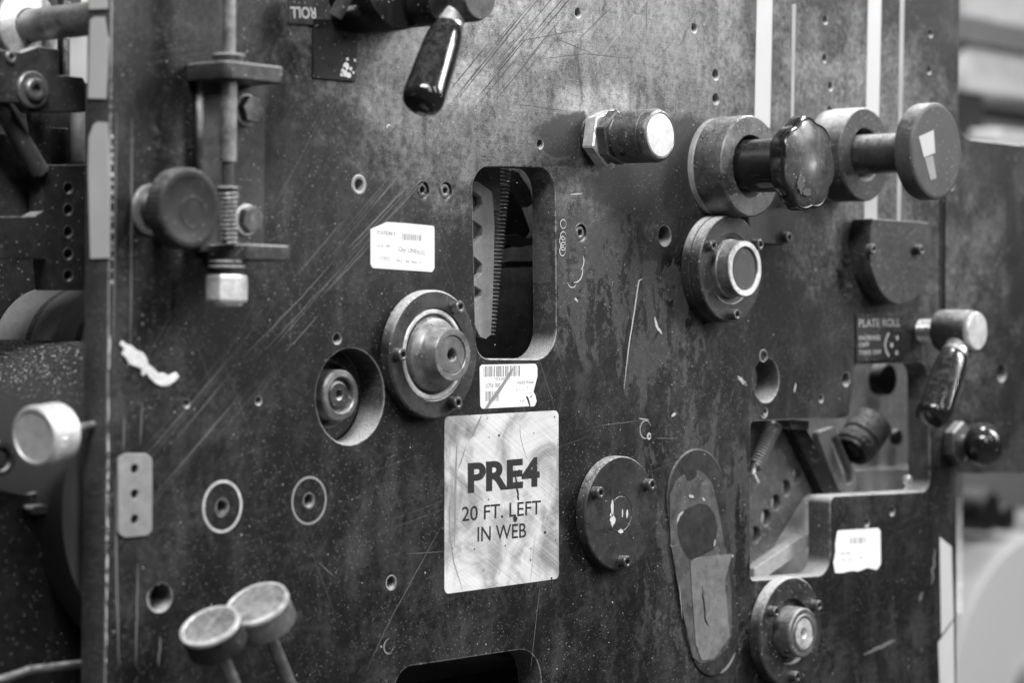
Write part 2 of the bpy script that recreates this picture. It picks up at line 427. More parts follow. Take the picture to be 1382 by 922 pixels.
# scratches and paint flecks: surface marks of the plate
def line(pts, wd_px, y=-.00012, wig=0.0, n=10):
    out = []
    for (a,b) in zip(pts[:-1],pts[1:]):
        for k in range(n):
            t = k/n; out.append((a[0]+(b[0]-a[0])*t+random.uniform(-wig,wig), a[1]+(b[1]-a[1])*t+random.uniform(-wig,wig)))
    out.append(pts[-1]); x,yy = pts[0]
    return ribbon([q(*p) for p in out], H(x,yy,wd_px), y)
def arc(px, py, r, a0, a1, wd, n=26, sq=1.0):
    x,z = q(px,py); rr = H(px,py,r)
    return ribbon([(x+rr*math.cos(math.radians(a0+(a1-a0)*k/n)), z+sq*rr*math.sin(math.radians(a0+(a1-a0)*k/n))) for k in range(n+1)], H(px,py,wd), -.00012)
bs = [line([(867,376),(862,379),(856,420),(848,470),(842,525)],2.0,wig=.15),
      arc(760,302,6,0,360,1.1), arc(760,318,5.5,20,330,1.1), arc(759,325,6,0,360,1.1), arc(760,332,5.5,0,360,1.2), arc(759,339,6,0,360,1.2),
      arc(776,365,16,-100,20,1.6), arc(779,352,14,-60,30,1.4), arc(772,378,10,200,330,1.0), arc(525,172,4,40,200,1.6),
      line([(884,428),(886,440),(893,451)],4,wig=.8), line([(906,562),(912,558)],4), line([(862,565),(876,567)],1.2),
      arc(871,580,12,20,330,1.1), arc(876,589,3.5,0,360,3), line([(776,402),(780,408)],3,wig=1.2),
      arc(528,787,10,0,360,1.2), arc(525,873,10,90,300,1.2), line([(770,262),(786,261)],1.2),
      arc(1030,480,8,0,360,1.2), arc(1031,556,8,-150,20,1.4), arc(215,806,21,150,330,1.6),
      line([(996,508),(1003,516),(1008,520)],5,wig=1.0), line([(1074,517),(1072,530)],3,wig=.5)]
for b in bs: link('scratch_mark', b, M_scr, frame)
fs = [line([(596,710),(560,775),(520,850),(495,905)],1.0,wig=.4), line([(548,748),(600,745)],.8,wig=.3),line([(729,787),(722,850),(716,905)],.9),
      line([(430,760),(450,778)],1.2),line([(600,690),(611,702)],1.0), line([(155,640),(160,900)],3.0,wig=.5), line([(186,760),(183,900)],2.5,wig=.4),
      line([(157,150),(153,470)],2.0,wig=.3), line([(178,160),(176,480)],2.0,wig=.3), line([(168,560),(166,610)],2,wig=.3),
      line([(192,540),(189,600)],1.8,wig=.3), line([(214,900),(216,860)],4,wig=.8), line([(807,575),(862,568)],.8,wig=.2),
      line([(884,592),(915,592)],.8,wig=.2), line([(1166,884),(1195,871),(1208,864)],5,wig=.6),line([(1262,740),(1257,790)],5,wig=1.5),
      line([(1246,800),(1240,812)],6,wig=1), line([(560,240),(470,335)],1.3,wig=.4),line([(450,352),(408,400),(330,480)],1.0,wig=.5),line([(580,236),(490,330)],.9,wig=.4),line([(455,367),(360,470)],.8,wig=.5),
      line([(500,330),(440,394)],.9,wig=.5),line([(545,262),(470,343)],.8,wig=.4),line([(460,300),(400,372)],.7,wig=.4),line([(430,425),(385,475)],1.1,wig=.5)]
for b in fs: link('faint_scratch', b, M_faint, frame)
ds = random.Random(21)
for k in range(20):
    o_ = ds.uniform(-38,34); a_ = ds.uniform(0,.6); e_ = a_+ds.uniform(.12,.5)
    p0 = (632+o_*.9, 150+o_*.55); p1 = (770+o_*.9, -18+o_*.55)
    f_ = lambda k_: (p0[0]+(p1[0]-p0[0])*k_, p0[1]+(p1[1]-p0[1])*k_)
    link('dark_scratch', line([f_(a_), f_(e_)], ds.uniform(.7,1.5), wig=.35), M_ink, frame)
for pts in ([(775,58),(835,0)],[(745,20),(752,52),(800,72)],[(700,55),(790,38)],[(873,-5),(872,45)],[(700,140),(770,150)],[(720,80),(790,72),(850,78)]):
    link('dark_scratch', line(pts, 1.0, wig=.3), M_ink, frame)
# light edging left on the plate where an old ring sat, and rubbed corner down the left edge
sp = []
for k in range(46):
    y0_ = 380+k*12.5+random.uniform(-9,9); ln = random.choice((3,5,8,14,22,30))
    if random.random() < (.35 if y0_ < 600 else .9):
        sp.append(line([(152.5-y0_*.011, y0_), (152.5-(y0_+ln)*.011, y0_+ln)], random.uniform(1.6,4.0), -.0002, .5, 4))
for k in range(16):
    y0_ = 180+k*13+random.uniform(-3,3); sp.append(line([(151,y0_),(151,y0_+random.uniform(3,9))], random.uniform(2,4), -.0002, .5, 3))
for b in sp: link('rubbed_fleck', b, M_scr, frame)
gr = random.Random(3); gb = []
for k in range(520):                          # loose grit stuck to the plate
    px, py = gr.uniform(190,1000), gr.uniform(30,915)
    if 590 < px < 765 and 480 < py < 810: continue
    if gr.random() < .55 and py > 560: px = gr.uniform(720,960)
    x,z = q(px,py); r = .00012+.00030*gr.random()**3; a0 = gr.random()*3
    b = bmesh.new(); 
    vs = [b.verts.new((x+r*gr.uniform(.6,1.3)*math.cos(a0+i*1.256), -.0001, z+r*gr.uniform(.6,1.3)*math.sin(a0+i*1.256))) for i in range(5)]
    top = b.verts.new((x,-.0001-r*.7,z))
    for i in range(5): b.faces.new((vs[i],vs[(i+1)%5],top))
    gb.append(b)
go = link('grit', join(*gb), M_paint, frame); go['kind'] = 'stuff'
# filled screw holes: plug in the dent (525,873)
link('hole_plug', move(lathe([(0,-.001),(.0030,-.0008),(.0036,.0001)],24),(q(525,873)[0],0,q(525,873)[1])), M_mid, frame)
# plugged rings
for (px,py,r,wd) in ((300,684,36,4.2),(417,676,33,3.2)):
    x,z = q(px,py); R_ = H(px,py,r); h_ = H(px,py,10 if px<350 else 9)
    t = thing('ring_insert', 'pale thin ring round a screw hole, the %s of two side by side' % ('left and brighter' if px<350 else 'right and fainter'), 'ring insert', (x,0,z), group='ring inserts in the plate')
    link('ring', lathe([(R_,-.0005),(R_,.0002),(R_-H(px,py,wd),.0002),(R_-H(px,py,wd),-.0005)],72), M_worn_light if px<350 else M_zinc, t)
    link('hole_rim', lathe([(h_*1.25,-.001),(h_*1.25,.00015),(h_,.0001),(h_,-.004)],36), M_mid, t)
# bright bushing at (484,249)
x,z = q(484,249); t = thing('hole_bushing', 'small bright bushing rim in the plate above the corner-torn sticker', 'bushing', (x,0,z))
link('rim', lathe([(H(484,249,14),-.001),(H(484,249,14),.0002),(H(484,249,12),.0006),(H(484,249,8.5),.0003),(H(484,249,8.5),-.012)],40), M_zinc, t)
# ------------------------------------------------------------------ screws
def capscrew_bm(r, h0, h1, ph=0.0):           # socket head cap screw
    k = r*.52
    a = lathe([(0,h0),(r,h0),(r,h1-r*.15),(r*.86,h1),(k*1.12,h1)],36)
    b = lathe([(k*1.12,h1),(k,h1-.0002),(k,h1-r*.9),(0,h1-r*1.0)],36, rf=lambda an,rr,h:(rr if rr>k*1.05 else hexr(an-ph,rr,h)))
    return join(a,b)
labs = ['left screw of the sunk pair left of the tall window','right screw of the sunk pair left of the tall window','lone sunk socket screw right of the tall window']
for (px,py),lb in zip(((571,256),(602,257),(784,314)),labs):
    x,z = q(px,py); t = thing('socket_screw', lb, 'screw', (x,0,z), group='socket screws sunk in the plate')
    link('screw_head', capscrew_bm(H(px,py,9.2), -.006, -.0006, .3), M_screw, t)
    link('countersink_rim', lathe([(H(px,py,13),-.001),(H(px,py,13),.0001),(H(px,py,11.6),.0001),(H(px,py,11.6),-.004)],32), M_dk, t)
def flange_screws(t, pcd, angs, r, h0, h1, m=None):
    for k,a in enumerate(angs):
        a = math.radians(a); link('screw', capscrew_bm(r,h0,h1,.4+k), m or M_screw, t, (pcd*math.cos(a),0,pcd*math.sin(a)))
# ------------------------------------------------------------------ flange with bearing hub (upper left of centre)
L = .0075; o = at(586.5,478.5,L)
t = thing('bearing_flange', 'dark flange with bright bearing ring and stepped hub, touching the tall window', 'flange', o)
R_ = H(586,478,86.5)
link('flange_disc', lathe([(R_-.0008,0),(R_,.0006),(R_,L-.001),(R_-.0010,L),(.0265,L),(.0258,L-.0025),(.019,L-.0028)],96), M_dk, t)
link('bearing_ring', lathe([(.0257,L-.0026),(.0257,L-.0010),(.0250,L-.0003),(.0234,L-.0003),(.0229,L-.0012),(.0229,L-.003),(.018,L-.003)],96), M_worn_light, t)
link('bearing_shield', lathe([(.0229,L-.0016),(.0165,L-.0012),(.0160,L-.001)],72), M_dark, t)
hb = link('hub', lathe([(.0212,L-.002),(.0205,L+.0010),(.0170,L+.0028),(.0158,L+.0045),(.0150,L+.0132),(.0144,L+.0140),(.0112,L+.0140),(.0108,L+.0134)],80), M_mid, t)
link('shaft_end', lathe([(.0108,L+.0120),(.0104,L+.0133),(.0040,L+.0133),(.0034,L+.0128),(.0028,L+.006),(0,L+.006)],64), M_mid, hb)
flange_screws(t, .0312, (60,180,-62), .0036, L, L+.0055)
# ------------------------------------------------------------------ recessed shaft left of the flange
o = at(461,533.5,-.0055)
t = thing('recessed_shaft_end', 'ringed shaft end sunk in the large round hole left of the bearing flange', 'shaft', o)
r0 = H(462,533,34.5)
link('bearing_ring', lathe([(r0,-.030),(r0,-.0068),(r0-.0008,-.0058),(r0-.0035,-.0055),(r0-.0042,-.0064),(r0-.0042,-.0100),(0,-.0105)],72), M_mid, t)
link('shaft_tip', lathe([(.0074,-.0110),(.0074,-.0082),(.0066,-.0074),(.0030,-.0074),(.0022,-.0084),(.0022,-.012),(0,-.012)],56), M_dk, t)
link('race', lathe([(r0-.0058,-.0108),(r0-.0058,-.0088),(r0-.0066,-.0084),(r0-.0066,-.0108)],64), M_dk, t)
link('housing_ring', lathe([(.0258,-.0175),(.0195,-.0175),(.0190,-.0150),(.0180,-.0150),(.0176,-.024)],72), M_dk, t)
# crescent of old housing
# ------------------------------------------------------------------ ring flange (985,363) with tube
L = .0150; o = at(987,362.5,L); R_ = H(987,362,72.5,-L)
t = thing('tube_flange', 'round grey flange with a bright ringed tube end, below the large star knob', 'flange', o)
link('flange_disc', lathe([(R_-.0006,0),(R_,.0006),(R_,.0062),(R_-.0008,.0066),(R_-.0008,.0074),(R_,.0080),(R_,L-.0008),(R_-.0008,L),(.0232,L),(.0225,L-.0006),(.0205,L-.0008),(.0200,L-.004),(.0192,L-.0042)],96), M_zinc if False else M_dk, t)
tb = link('tube', lathe([(.0196,L-.005),(.0192,L+.0010),(.0184,L+.0018),(.0180,L+.0100),(.0174,L+.0108),(.0142,L+.0108),(.0139,L+.0100)],80), M_mid, t)
link('tube_rim', lathe([(.0178,L+.0104),(.0176,L+.0112),(.0144,L+.0112),(.0141,L+.0104)],80), M_worn_light, tb)
link('tube_plug', lathe([(.0140,L+.0095),(.0136,L+.0098),(.0,L+.0098)],64), M_zinc if False else M_knob, tb)
flange_screws(t, .0298, (152,33,-90), .0036, L, L+.0055)
# ------------------------------------------------------------------ blank disc (835,690)
L = .0075; o = at(838,693,L); R_ = H(838,693,77,-L)
t = thing('blank_disc_cover', 'flat black disc cover with three socket screws and white paint flecks at its centre', 'disc cover', o)
link('disc', lathe([(R_-.0006,0),(R_,.0006),(R_,L-.0008),(R_-.0008,L),(.0112,L),(.0110,L-.0003),(.0105,L-.0003),(.0103,L),(0,L)],96), M_dark, t)
flange_screws(t, .0298, (152,34,-89), .0037, L, L+.0055)
def patch(pts, y=-.0001, th=.0001): return flat([tuple(p) for p in pts], y, th)
rp = random.Random(11)
def blobp(cx,cz,w,h,n=18,j=.3): return [(cx+w*(1+rp.uniform(-j,j))*math.cos(2*math.pi*i/n), cz+h*(1+rp.uniform(-j,j))*math.sin(2*math.pi*i/n)) for i in range(n)]
link('paint_flecks', join(patch(blobp(-.0088,.0035,.0012,.0050),-L-.0001), patch(blobp(-.0082,-.0040,.0022,.0040),-L-.0001), patch(blobp(.0000,-.0112,.0028,.0012),-L-.0001),
     patch(blobp(.0060,-.0010,.0010,.0026),-L-.0001), patch(blobp(.0013,.0000,.0006,.0022),-L-.0001), patch(blobp(-.0098,-.0005,.0012,.0012),-L-.0001)), M_paint, t)
# ------------------------------------------------------------------ lower right flange (1070,850)
L = .0090; o = at(1068,853,L); R_ = H(1068,853,74,-L)
t = thing('lower_hub_flange', 'round flange with a bright stepped hub at the bottom right, under the L-shaped opening', 'flange', o)
link('flange_disc', lathe([(R_-.0008,0),(R_,.0008),(R_,L-.0010),(R_-.0010,L),(.0225,L),(.0218,L-.003),(.0175,L-.0032)],96), M_dk, t)
hb = link('hub', lathe([(.0172,L-.004),(.0168,L+.0090),(.0158,L+.0100),(.0128,L+.0100),(.0120,L+.0108),(.0106,L+.0108),(.0101,L+.0100)],72), M_mid, t)
link('shaft_end', lathe([(.0101,L+.0092),(.0097,L+.0102),(.0040,L+.0102),(.0030,L+.0095),(.0022,L+.004),(0,L+.004)],56), M_worn_light, hb)
link('set_screw', move(cyl(.0022,-.001,.0006),( -.0120,-L-.0045,-.0125), Vector((0,-1,0)).rotation_difference(Vector((-.7,0,-.72)))), M_black, hb)
flange_screws(t, .0300, (148,32,-90), .0036, L, L+.0058)
# ------------------------------------------------------------------ half discs on the right
def halfdisc(name, label, px, py, r, L, ang0, ang1, screws, m):
    o = at(px,py,L); rr = H(px,py,r,-L)
    t = thing(name, label, 'cover plate', o, group='half disc plates')
    pts = [(rr*math.cos(math.radians(ang0+(ang1-ang0)*k/48)), rr*math.sin(math.radians(ang0+(ang1-ang0)*k/48))) for k in range(49)]
    pl = link('half_disc', plate([pts], -L, -L*.55, .0006), m, t)
    pts2 = [(x*.985,z*.985) for x,z in pts]
    link('backing_disc', plate([pts2], -L*.53, 0, .0005), M_dark, t)
    for (sx,sy) in screws:
        p = P(sx,sy,-L-.004); link('screw', capscrew_bm(.0036,L,L+.005,.5), M_screw, t, (p.x-o.x,0,p.z-o.z))
    return t
halfdisc('half_disc_cover','grey half disc plate with a straight top edge, above the small black plate roll tag',1216,333,78,.017,153,387,[(1178,336),(1243,337)],M_dk)
halfdisc('half_disc_cover','small dark half disc plate with a straight bottom edge, tucked under the star knob',1042,284,56,.013,-55,232,[(1064,320)],M_dk)
# ------------------------------------------------------------------ knurled knob with hex nut
M_hex = metal('worn_hex_steel', .55, .36, .55, .45, .3, .08)
o = at(894,182,.052)
t = thing('knurled_lock_knob', 'small knurled knob with a pale flat face and bright hex nut, right of the handle', 'knob', o)
link('washer', lathe([(0,0),(.0150,0),(.0152,.0022),(.0130,.0030),(.010,.0030)],56), M_dark, t)
link('hex_nut', hexnut(.0180,.0032,.0125,0,.35), M_hex, t, angle=12)
link('lock_nut', hexnut(.0168,.0130,.0205,0,.75), M_screw, t, angle=12)
link('neck', lathe([(.0120,.0160),(.0128,.0175),(.0128,.0230),(.0120,.0245)],48), M_dk, t)
kn = link('knurled_body', knurl(.0162,.0245,.0445,60,22), M_screw, t)
link('rim', lathe([(.0158,.0440),(.0163,.0455),(.0163,.0475),(.0152,.0500),(.0138,.0508),(.0132,.0500)],72), M_screw, kn)
link('face', lathe([(.0134,.0500),(.0126,.0510),(.0,.0512)],64), M_light, kn)
link('set_screw', move(cyl(.0020,-.001,.0004),(-.0118,-.031,-.0112), Vector((0,-1,0)).rotation_difference(Vector((-.72,0,-.69)))), M_black, kn)
# ------------------------------------------------------------------ collars, shaft and star knob
def collar(t, R, hf, bore, m, baseR):
    link('base_ring', lathe([(baseR,0),(baseR,.0035),(baseR-.0006,.0040),(.015,.0040)],80), M_inl, t)
    link('collar', lathe([(R-.0006,.0045),(R,.0051),(R,hf-.0010),(R-.0010,hf),(bore,hf),(bore-.0006,hf-.0006),(bore-.0006,hf-.014)],96), m, t)
o = at(1014,224,.027)
t = thing('star_knob', 'glossy black star-shaped hand knob on a thick shaft with a grey collar', 'knob', o)
collar(t, .0328, .027, .0205, metal('collar_steel', .10, .38, .6, .7, .6, .12), .0322)
link('shaft', lathe([(.0172,.006),(.0172,.058)],64), M_gloss, t)
Rk = .0305
def star(a, r, h):
    k = (math.cos(7*a+.6)*.5+.5)**.6
    return r*(1-.085*(1-k)*(1 if r > .5*Rk else r/Rk))
link('star_handle', lathe([(.0172,.052),(.0205,.0560),(.0245,.0580),(.0285,.0600),(Rk,.0630),(Rk,.0700),(Rk*.975,.0716),(Rk*.945,.0720)],210,star), M_gloss, t)
fc = lathe([(Rk*.95,.0718),(Rk*.925,.0716),(Rk*.905,.0722),(Rk*.88,.0725),(Rk*.75,.0733),(Rk*.5,.0743),(Rk*.25,.0749),(0,.0751)],210,lambda a,r,h:(star(a,r,h) if r>.9*Rk else r*(1+(star(a,Rk,h)/Rk-1)*(r/Rk)**3)))
sh = link('face_cap', fc, metal('worn_star_face', .050, .24, .0, .5, .1, .03, strength=.06), t)
link('worn_patches', join(patch(blobp(-.013,-.013,.004,.0065,20,.35),-.0744), patch(blobp(-.006,-.018,.0045,.0025,20,.35),-.0742)), M_knob, t)
o = at(1168,208,.027)
t = thing('disc_knob', 'grey disc knob on a shaft, a torn white paper scrap on its face', 'knob', o)
collar(t, .0322, .027, .0185, M_dk, .0318)
link('shaft', lathe([(.0135,.006),(.0135,.074)],56), M_dark, t)
link('disc', lathe([(.0135,.0690),(.0300,.0690),(.0318,.0700),(.0326,.0720),(.0326,.0822),(.0318,.0832),(.0300,.0836),(0,.0836)],96), M_knob, t)
pq = [P(x,y,-.0838) for x,y in ((1240,184),(1260,175),(1262,206),(1247,212))]
link('paper_scrap', flat([(p.x-o.x,p.z-o.z) for p in pq], -.0838, .0001), M_white, t)
pq = [P(x,y,-.0838) for x,y in ((1248,213),(1259,209),(1264,240),(1256,243))]
link('glue_smear', flat([(p.x-o.x,p.z-o.z) for p in pq], -.0838, .00006), M_zinc, t)
# ------------------------------------------------------------------ round knob and clamp bracket (left)
o = at(257,281,.030)
t = thing('round_dial_knob', 'dull dark grey round knob with a dimpled face, left of the clamp bracket', 'knob', o)
link('washer', lathe([(0,0),(.0128,0),(.0130,.0012),(.0120,.0018),(0,.0018)],64), M_mid, t)
link('stem', cyl(.0085,.001,.020), M_dark, t)
M_dial = metal('dial_bakelite', .022, .55, .0, .45, .4, .06, spec=.2)
def ridg(a,r,h): return r*(1+.008*math.cos(50*a)) if r>.0190 else r
link('knob_body', lathe([(.0085,.0185),(.0190,.0190),(.0202,.0200),(.0202,.0285),(.0196,.0295),(.0186,.0300),(.0165,.0300),(.0158,.0296),(.0060,.0294),(0,.0292)],200,ridg), M_dial, t)
link('face_mark', move(lathe([(.0066,.0291),(.0072,.0297),(.0080,.0297),(.0084,.0291)],40),(.002,0,-.002)), M_dial, t)
t = thing('clamp_bracket', 'dark clamp bracket with two bolts, a vertical rod and spring, right of the round knob', 'bracket')
X0 = P(262,250).x; X1 = P(357,250,-.005).x; zt = P(300,97,-.015).z; zb = P(330,340,-.03).z
link('back_plate', box(X0,X1,-.0055,0,zb,zt), M_dk, t)
xa = P(258,95).x
def bar(zc, hh, xl, xr, dep, name, th2=0):
    b = plate([rpoly([(xl,0),(xr,0),(xr,dep),(xl,dep)],[.0005,.0005,.003,.004],4)], 0, hh, .0008)
    for v in b.verts: v.co = Vector((v.co.x, -v.co.z, zc-hh/2+v.co.y))
    return link(name, b, M_dk, t)
bar(P(340,97,-.028).z, H(340,97,23,-.028), P(252,95).x, P(381,97,-.028).x, .030, 'upper_arm')
bar(zb, H(340,340,21,-.032), P(281,340).x-.004, P(386,340,-.030).x, .034, 'lower_arm')
rx = P(308,200,-.020).x; yr = -.020
def zz(py): return P(308,py,yr).z
def vcyl(r, za, zb_, seg=40, ch=.0004):
    b = lathe([(0,0),(r,0),(r,abs(zb_-za)-ch),(r-ch,abs(zb_-za)),(0,abs(zb_-za))],seg)
    for v in b.verts: v.co = Vector((v.co.x, v.co.z, min(za,zb_)-v.co.y))
    return move(b,(rx,yr,0))
link('rod', join(vcyl(.0034,zz(-90),zz(82)), vcyl(.0044,zz(108),zz(218))), M_mid, t)
link('rod_collar', vcyl(.0085,zz(84),zz(73)), M_dk, t)
link('rod_tip', join(vcyl(.0032,zz(214),zz(250)), vcyl(.0055,zz(252),zz(256)), vcyl(.0026,zz(254),zz(328))), M_dk, t)
link('spring', coil((rx,yr,zz(256)),(rx,yr,zz(328)),.0046,.00065,12,8,18), M_mid, t)
link('washer', join(vcyl(.0095,zz(352),zz(357)), vcyl(.0100,zz(359),zz(363)), vcyl(.0085,zz(363),zz(369))), M_dk, t)
hn = hexnut(.0108,0,.0138,0,.52)
for v in hn.verts: v.co = Vector((v.co.x, v.co.z, v.co.y))
dm = lathe([(.0082,0),(.0075,.0018),(.004,.0026),(0,.0028)],36)
for v in dm.verts: v.co = Vector((v.co.x, v.co.z, v.co.y-.0138))
link('acorn_nut', move(join(hn,dm),(rx,yr,zz(371))), M_worn_light, t, angle=12)
for (px,py) in ((342,147),(342,296)):
    p = at(px,py,.011)
    b = link('bolt', hexnut(.0074,.0065,.0115,0,.9 if py<200 else .3), M_screw, t, p, angle=12)
    link('bolt_washer', lathe([(0,.0055),(.0082,.0055),(.0082,.0064),(.0076,.0068),(0,.0068)],48), M_light, b)
# ------------------------------------------------------------------ lever handles
def lever(t, px, py, y, D, endpy, r0, m=M_gloss):
    s = P(px,py,y); D = Vector(D).normalized(); lo, hi = .02, .15
    for _ in range(40):
        mid = (lo+hi)/2
        if proj(s+D*mid)[1] < endpy: lo = mid
        else: hi = mid
    Lg = lo; qd = aim(D)
    gp = [(r0*.66,.000),(r0*.74,.0010),(r0*.80,.004),(r0*.86,Lg*.14),(r0*.91,Lg*.3),(r0*.96,Lg*.55),(r0*1.0,Lg*.86),(r0*.99,Lg*.91),(r0*.94,Lg*.955),(r0*.84,Lg*.985),(r0*.66,Lg*1.0),(r0*.4,Lg*1.008),(0,Lg*1.012)]
    lg = lathe(gp,72); fr = lathe([(r0*.55,-.030),(r0*.60,-.014),(r0*.74,-.0005),(r0*.74,.0005)],48)
    link('grip', lg, m, t, s-t.location, qd, angle=60)
    link('ferrule', fr, M_br, t, s-t.location, qd)
    return s, D
o = at(648,-6,.062)
t = thing('gloss_handle_lever', 'large glossy black handle grip hanging from a hub at the top edge of the photo', 'handle', o)
Dl = camdir(-.24,-.82,-.60)
s,_ = lever(t, 604,37,-.050, Dl, 141, .0114)
hb = link('hub', lathe([(0,.004),(.0135,.004),(.0135,.058),(.0122,.062),(0,.062)],64), M_dk, t)
c = s-Dl*.034
link('arm', tube([s-t.location-Dl*.026, s-t.location-Dl*.040, Vector((0,-.048,0))],[.0062,.0085,.0115],24), M_dark, t)
link('side_boss', move(cyl(.0125,0,.016),Vector(at(590,2,.045))-t.location+Vector((0,-.034,0))), M_black, t)
o = at(1319,447,.047)
t = thing('chrome_capped_lever', 'glossy black lever handle with a bright round cap, right of the plate roll tag', 'handle', o)
Dr = camdir(-.38,-.80,-.50)
s,_ = lever(t, 1288,478,-.036, Dr, 567, .0128)
link('threaded_stud', thread(.0085,-.001,.020,.0034,.0013), M_br, t)
link('hub', lathe([(0,.0165),(.0145,.0165),(.0152,.018),(.0152,.041),(.0142,.043),(0,.043)],64), M_dark, t)
link('cap', lathe([(.0132,.0425),(.0140,.044),(.0140,.0462),(.0130,.0475),(0,.0480)],56), M_light, t)
link('arm', tube([s-t.location-Dr*.026, Vector((-.001,-.030,-.004))],[.0075,.0110],24), M_dark, t)
# ------------------------------------------------------------------ ball knob right
o = at(1328,600,.026)
t = thing('ball_knob', 'glossy black ball knob on a hex nut, below the capped lever at the right', 'knob', o)
link('hex_nut', hexnut(.0165,0,.0085,0,.5), M_mid, t, angle=12)
link('stem', cyl(.0065,.008,.018), M_mid, t)
link('ball', lathe([(.006,.0135),(.0105,.0145),(.0145,.0185),(.0162,.0245),(.0152,.0310),(.0112,.0362),(.0055,.0388),(0,.0393)],56), M_gloss, t, angle=60)
# ------------------------------------------------------------------ left white knurled knob on the plate's side
xs = P(150,578).x
s = P(115,576,.010); D = Vector((-.975,-.14,-.10))
t = thing('white_knurled_knob', 'pale knurled thumb knob sticking out sideways from the left edge of the plate', 'knob', s, aim(D))
link('stem', cyl(.0022,-.012,.022), M_mid, t)
kb = link('knurled_body', knurl(.0148,.0185,.0320,64,18,.0004), M_light, t)
link('cap', lathe([(0,.0165),(.0095,.0168),(.0130,.0174),(.0146,.0187)],64), M_light, kb)
link('face', lathe([(.0147,.0318),(.0150,.0330),(.0150,.0347),(.0140,.0363),(.0128,.0365),(.0124,.0359),(0,.0357)],72), M_light, kb)
# ------------------------------------------------------------------ two thumb screws bottom left
def thumb(label, px, py, y, D, r, h, mat_face, mat_body, holes_):
    c = P(px,py,y); t = thing('thumb_screw', label, 'thumb screw', c, aim(D), group='thumb screws at the bottom left')
    b = link('knurled_head', knurl(r,-h,-.0012,90,16,.00022,360), mat_body, t)
    link('head_top', lathe([(r,-.0014),(r+.0002,-.0006),(r-.0006,.0),(r-.0012,.0002),(0,.0002)],80), mat_face, b)
    link('head_rim', lathe([(r-.0001,-.0020),(r+.0004,-.0012),(r+.0002,.0003),(r-.0016,.0006),(r-.0020,.0001)],80), M_worn_light, b)
    link('head_bottom', lathe([(r-.0004,-h+.0002),(r-.0016,-h-.0012),(r*.45,-h-.0016),(.004,-h-.004)],60), mat_body, b)
    link('stem', lathe([(.0034,-h),(.0034,-.080),(0,-.080)],32), M_mid, t)
    return t
D1 = camdir(-.26,.84,-.48); D2 = camdir(-.27,.84,-.50)
thumb('left thumb screw with a shiny top, its head lower than the other', 283,845,-.045, D1, .0152,.013, metal('wet_steel',.50,.18,.7,.8,.2,.05), M_dark, 0)
thumb('right thumb screw with a dull grey flat top and knurled side with two pin holes', 346,815,-.040, D2, .0166,.014, metal('thumb_top',.34,.4,.4,.6,.2,.05), M_mid, 0)
# ------------------------------------------------------------------ three-hole tag on the left
t = thing('three_hole_tag', 'small zinc strip with three holes in a row near the left edge of the plate', 'metal strip')
tg = plate([pr([(157,618),(167,612),(194,612),(203,618),(203,717),(196,723),(166,726),(157,720)], [.003,.004,.004,.003,.003,.004,.004,.003])]+[circ(q(179,y)[0],q(179,y)[1],H(179,y,6.5),28) for y in (633,667,701)], -.0016, 0, .0003)
link('strip', tg, M_zinc, t)
link('hole_backing', flat([q(172,625),q(187,625),q(187,708),q(172,708)],-.00008,.00006), M_black, t)
# white paint splat
sp = [(163,459),(170,465),(176,466),(184,473),(192,476),(197,484),(199,492),(207,498),(213,504),(219,503),(226,507),(236,502),(241,508),(235,515),(226,521),(217,522),(208,518),(200,510),(195,503),(194,508),(190,507),(189,498),(181,495),(173,492),(167,482),(162,478),(167,472),(160,466)]
b = plate([rpoly([q(*p) for p in sp],.0008,3)], -.0011, 0, .0005)
tag(link('paint_splat', b, M_paint), 'thick white paint splat stuck on the left of the plate', 'paint splat')
# ------------------------------------------------------------------ stickers
def sticker(name, label, outline, rad, m):
    t = thing(name, label, 'sticker')
    link('backing', plate([rpoly([q(*p) for p in outline], rad, 5)], -.00022, 0, .00004), m, t); return t
def txt(t, s, px, py, hpx, ang_to=None, sx=.8, bold=0.0, m=None, y=-.00026, name='lettering', wpx=None, flip=False, par_y=0.0):
    a = P(px,py); size = H(px,py,hpx)/.70; bm = text(s, size, sx, bold*size)
    ang = 0
    if ang_to: b = P(*ang_to); ang = math.atan2(b.z-a.z, b.x-a.x)
    if ang_to and wpx:                         # stretch so that the line ends at ang_to
        L_ = max(v.co.x for v in bm.verts); want = (Vector((b.x,b.z))-Vector((a.x,a.z))).length
        for v in bm.verts: v.co.x *= want/L_
    return link(name, place2d(bm, a.x, a.z, y, ang), m or M_ink, t)
def bars(t, px0, py0, px1, py1, hpx, n, m, name='barcode', seed=1, dens=.55, down=True):
    rr = random.Random(seed); a = P(px0,py0); b = P(px1,py1); h = H(px0,py0,hpx); bs = []
    x = 0.0; ws = [rr.choice((1,1,2,3)) for _ in range(n*2)]; tot = sum(ws); u = 0
    for i,w_ in enumerate(ws):
        f0, f1 = u/tot, (u+w_)/tot; u += w_
        if i % 2: continue
        p0 = a.lerp(b,f0); p1 = a.lerp(b,f1)
        q_ = bmesh.new(); vs = [q_.verts.new(v) for v in ((p0.x,-.00026,p0.z),(p1.x,-.00026,p1.z),(p1.x,-.00026,p1.z-h),(p0.x,-.00026,p0.z-h))]; q_.faces.new(vs); bs.append(q_)
    return link(name, join(*bs), m, t)
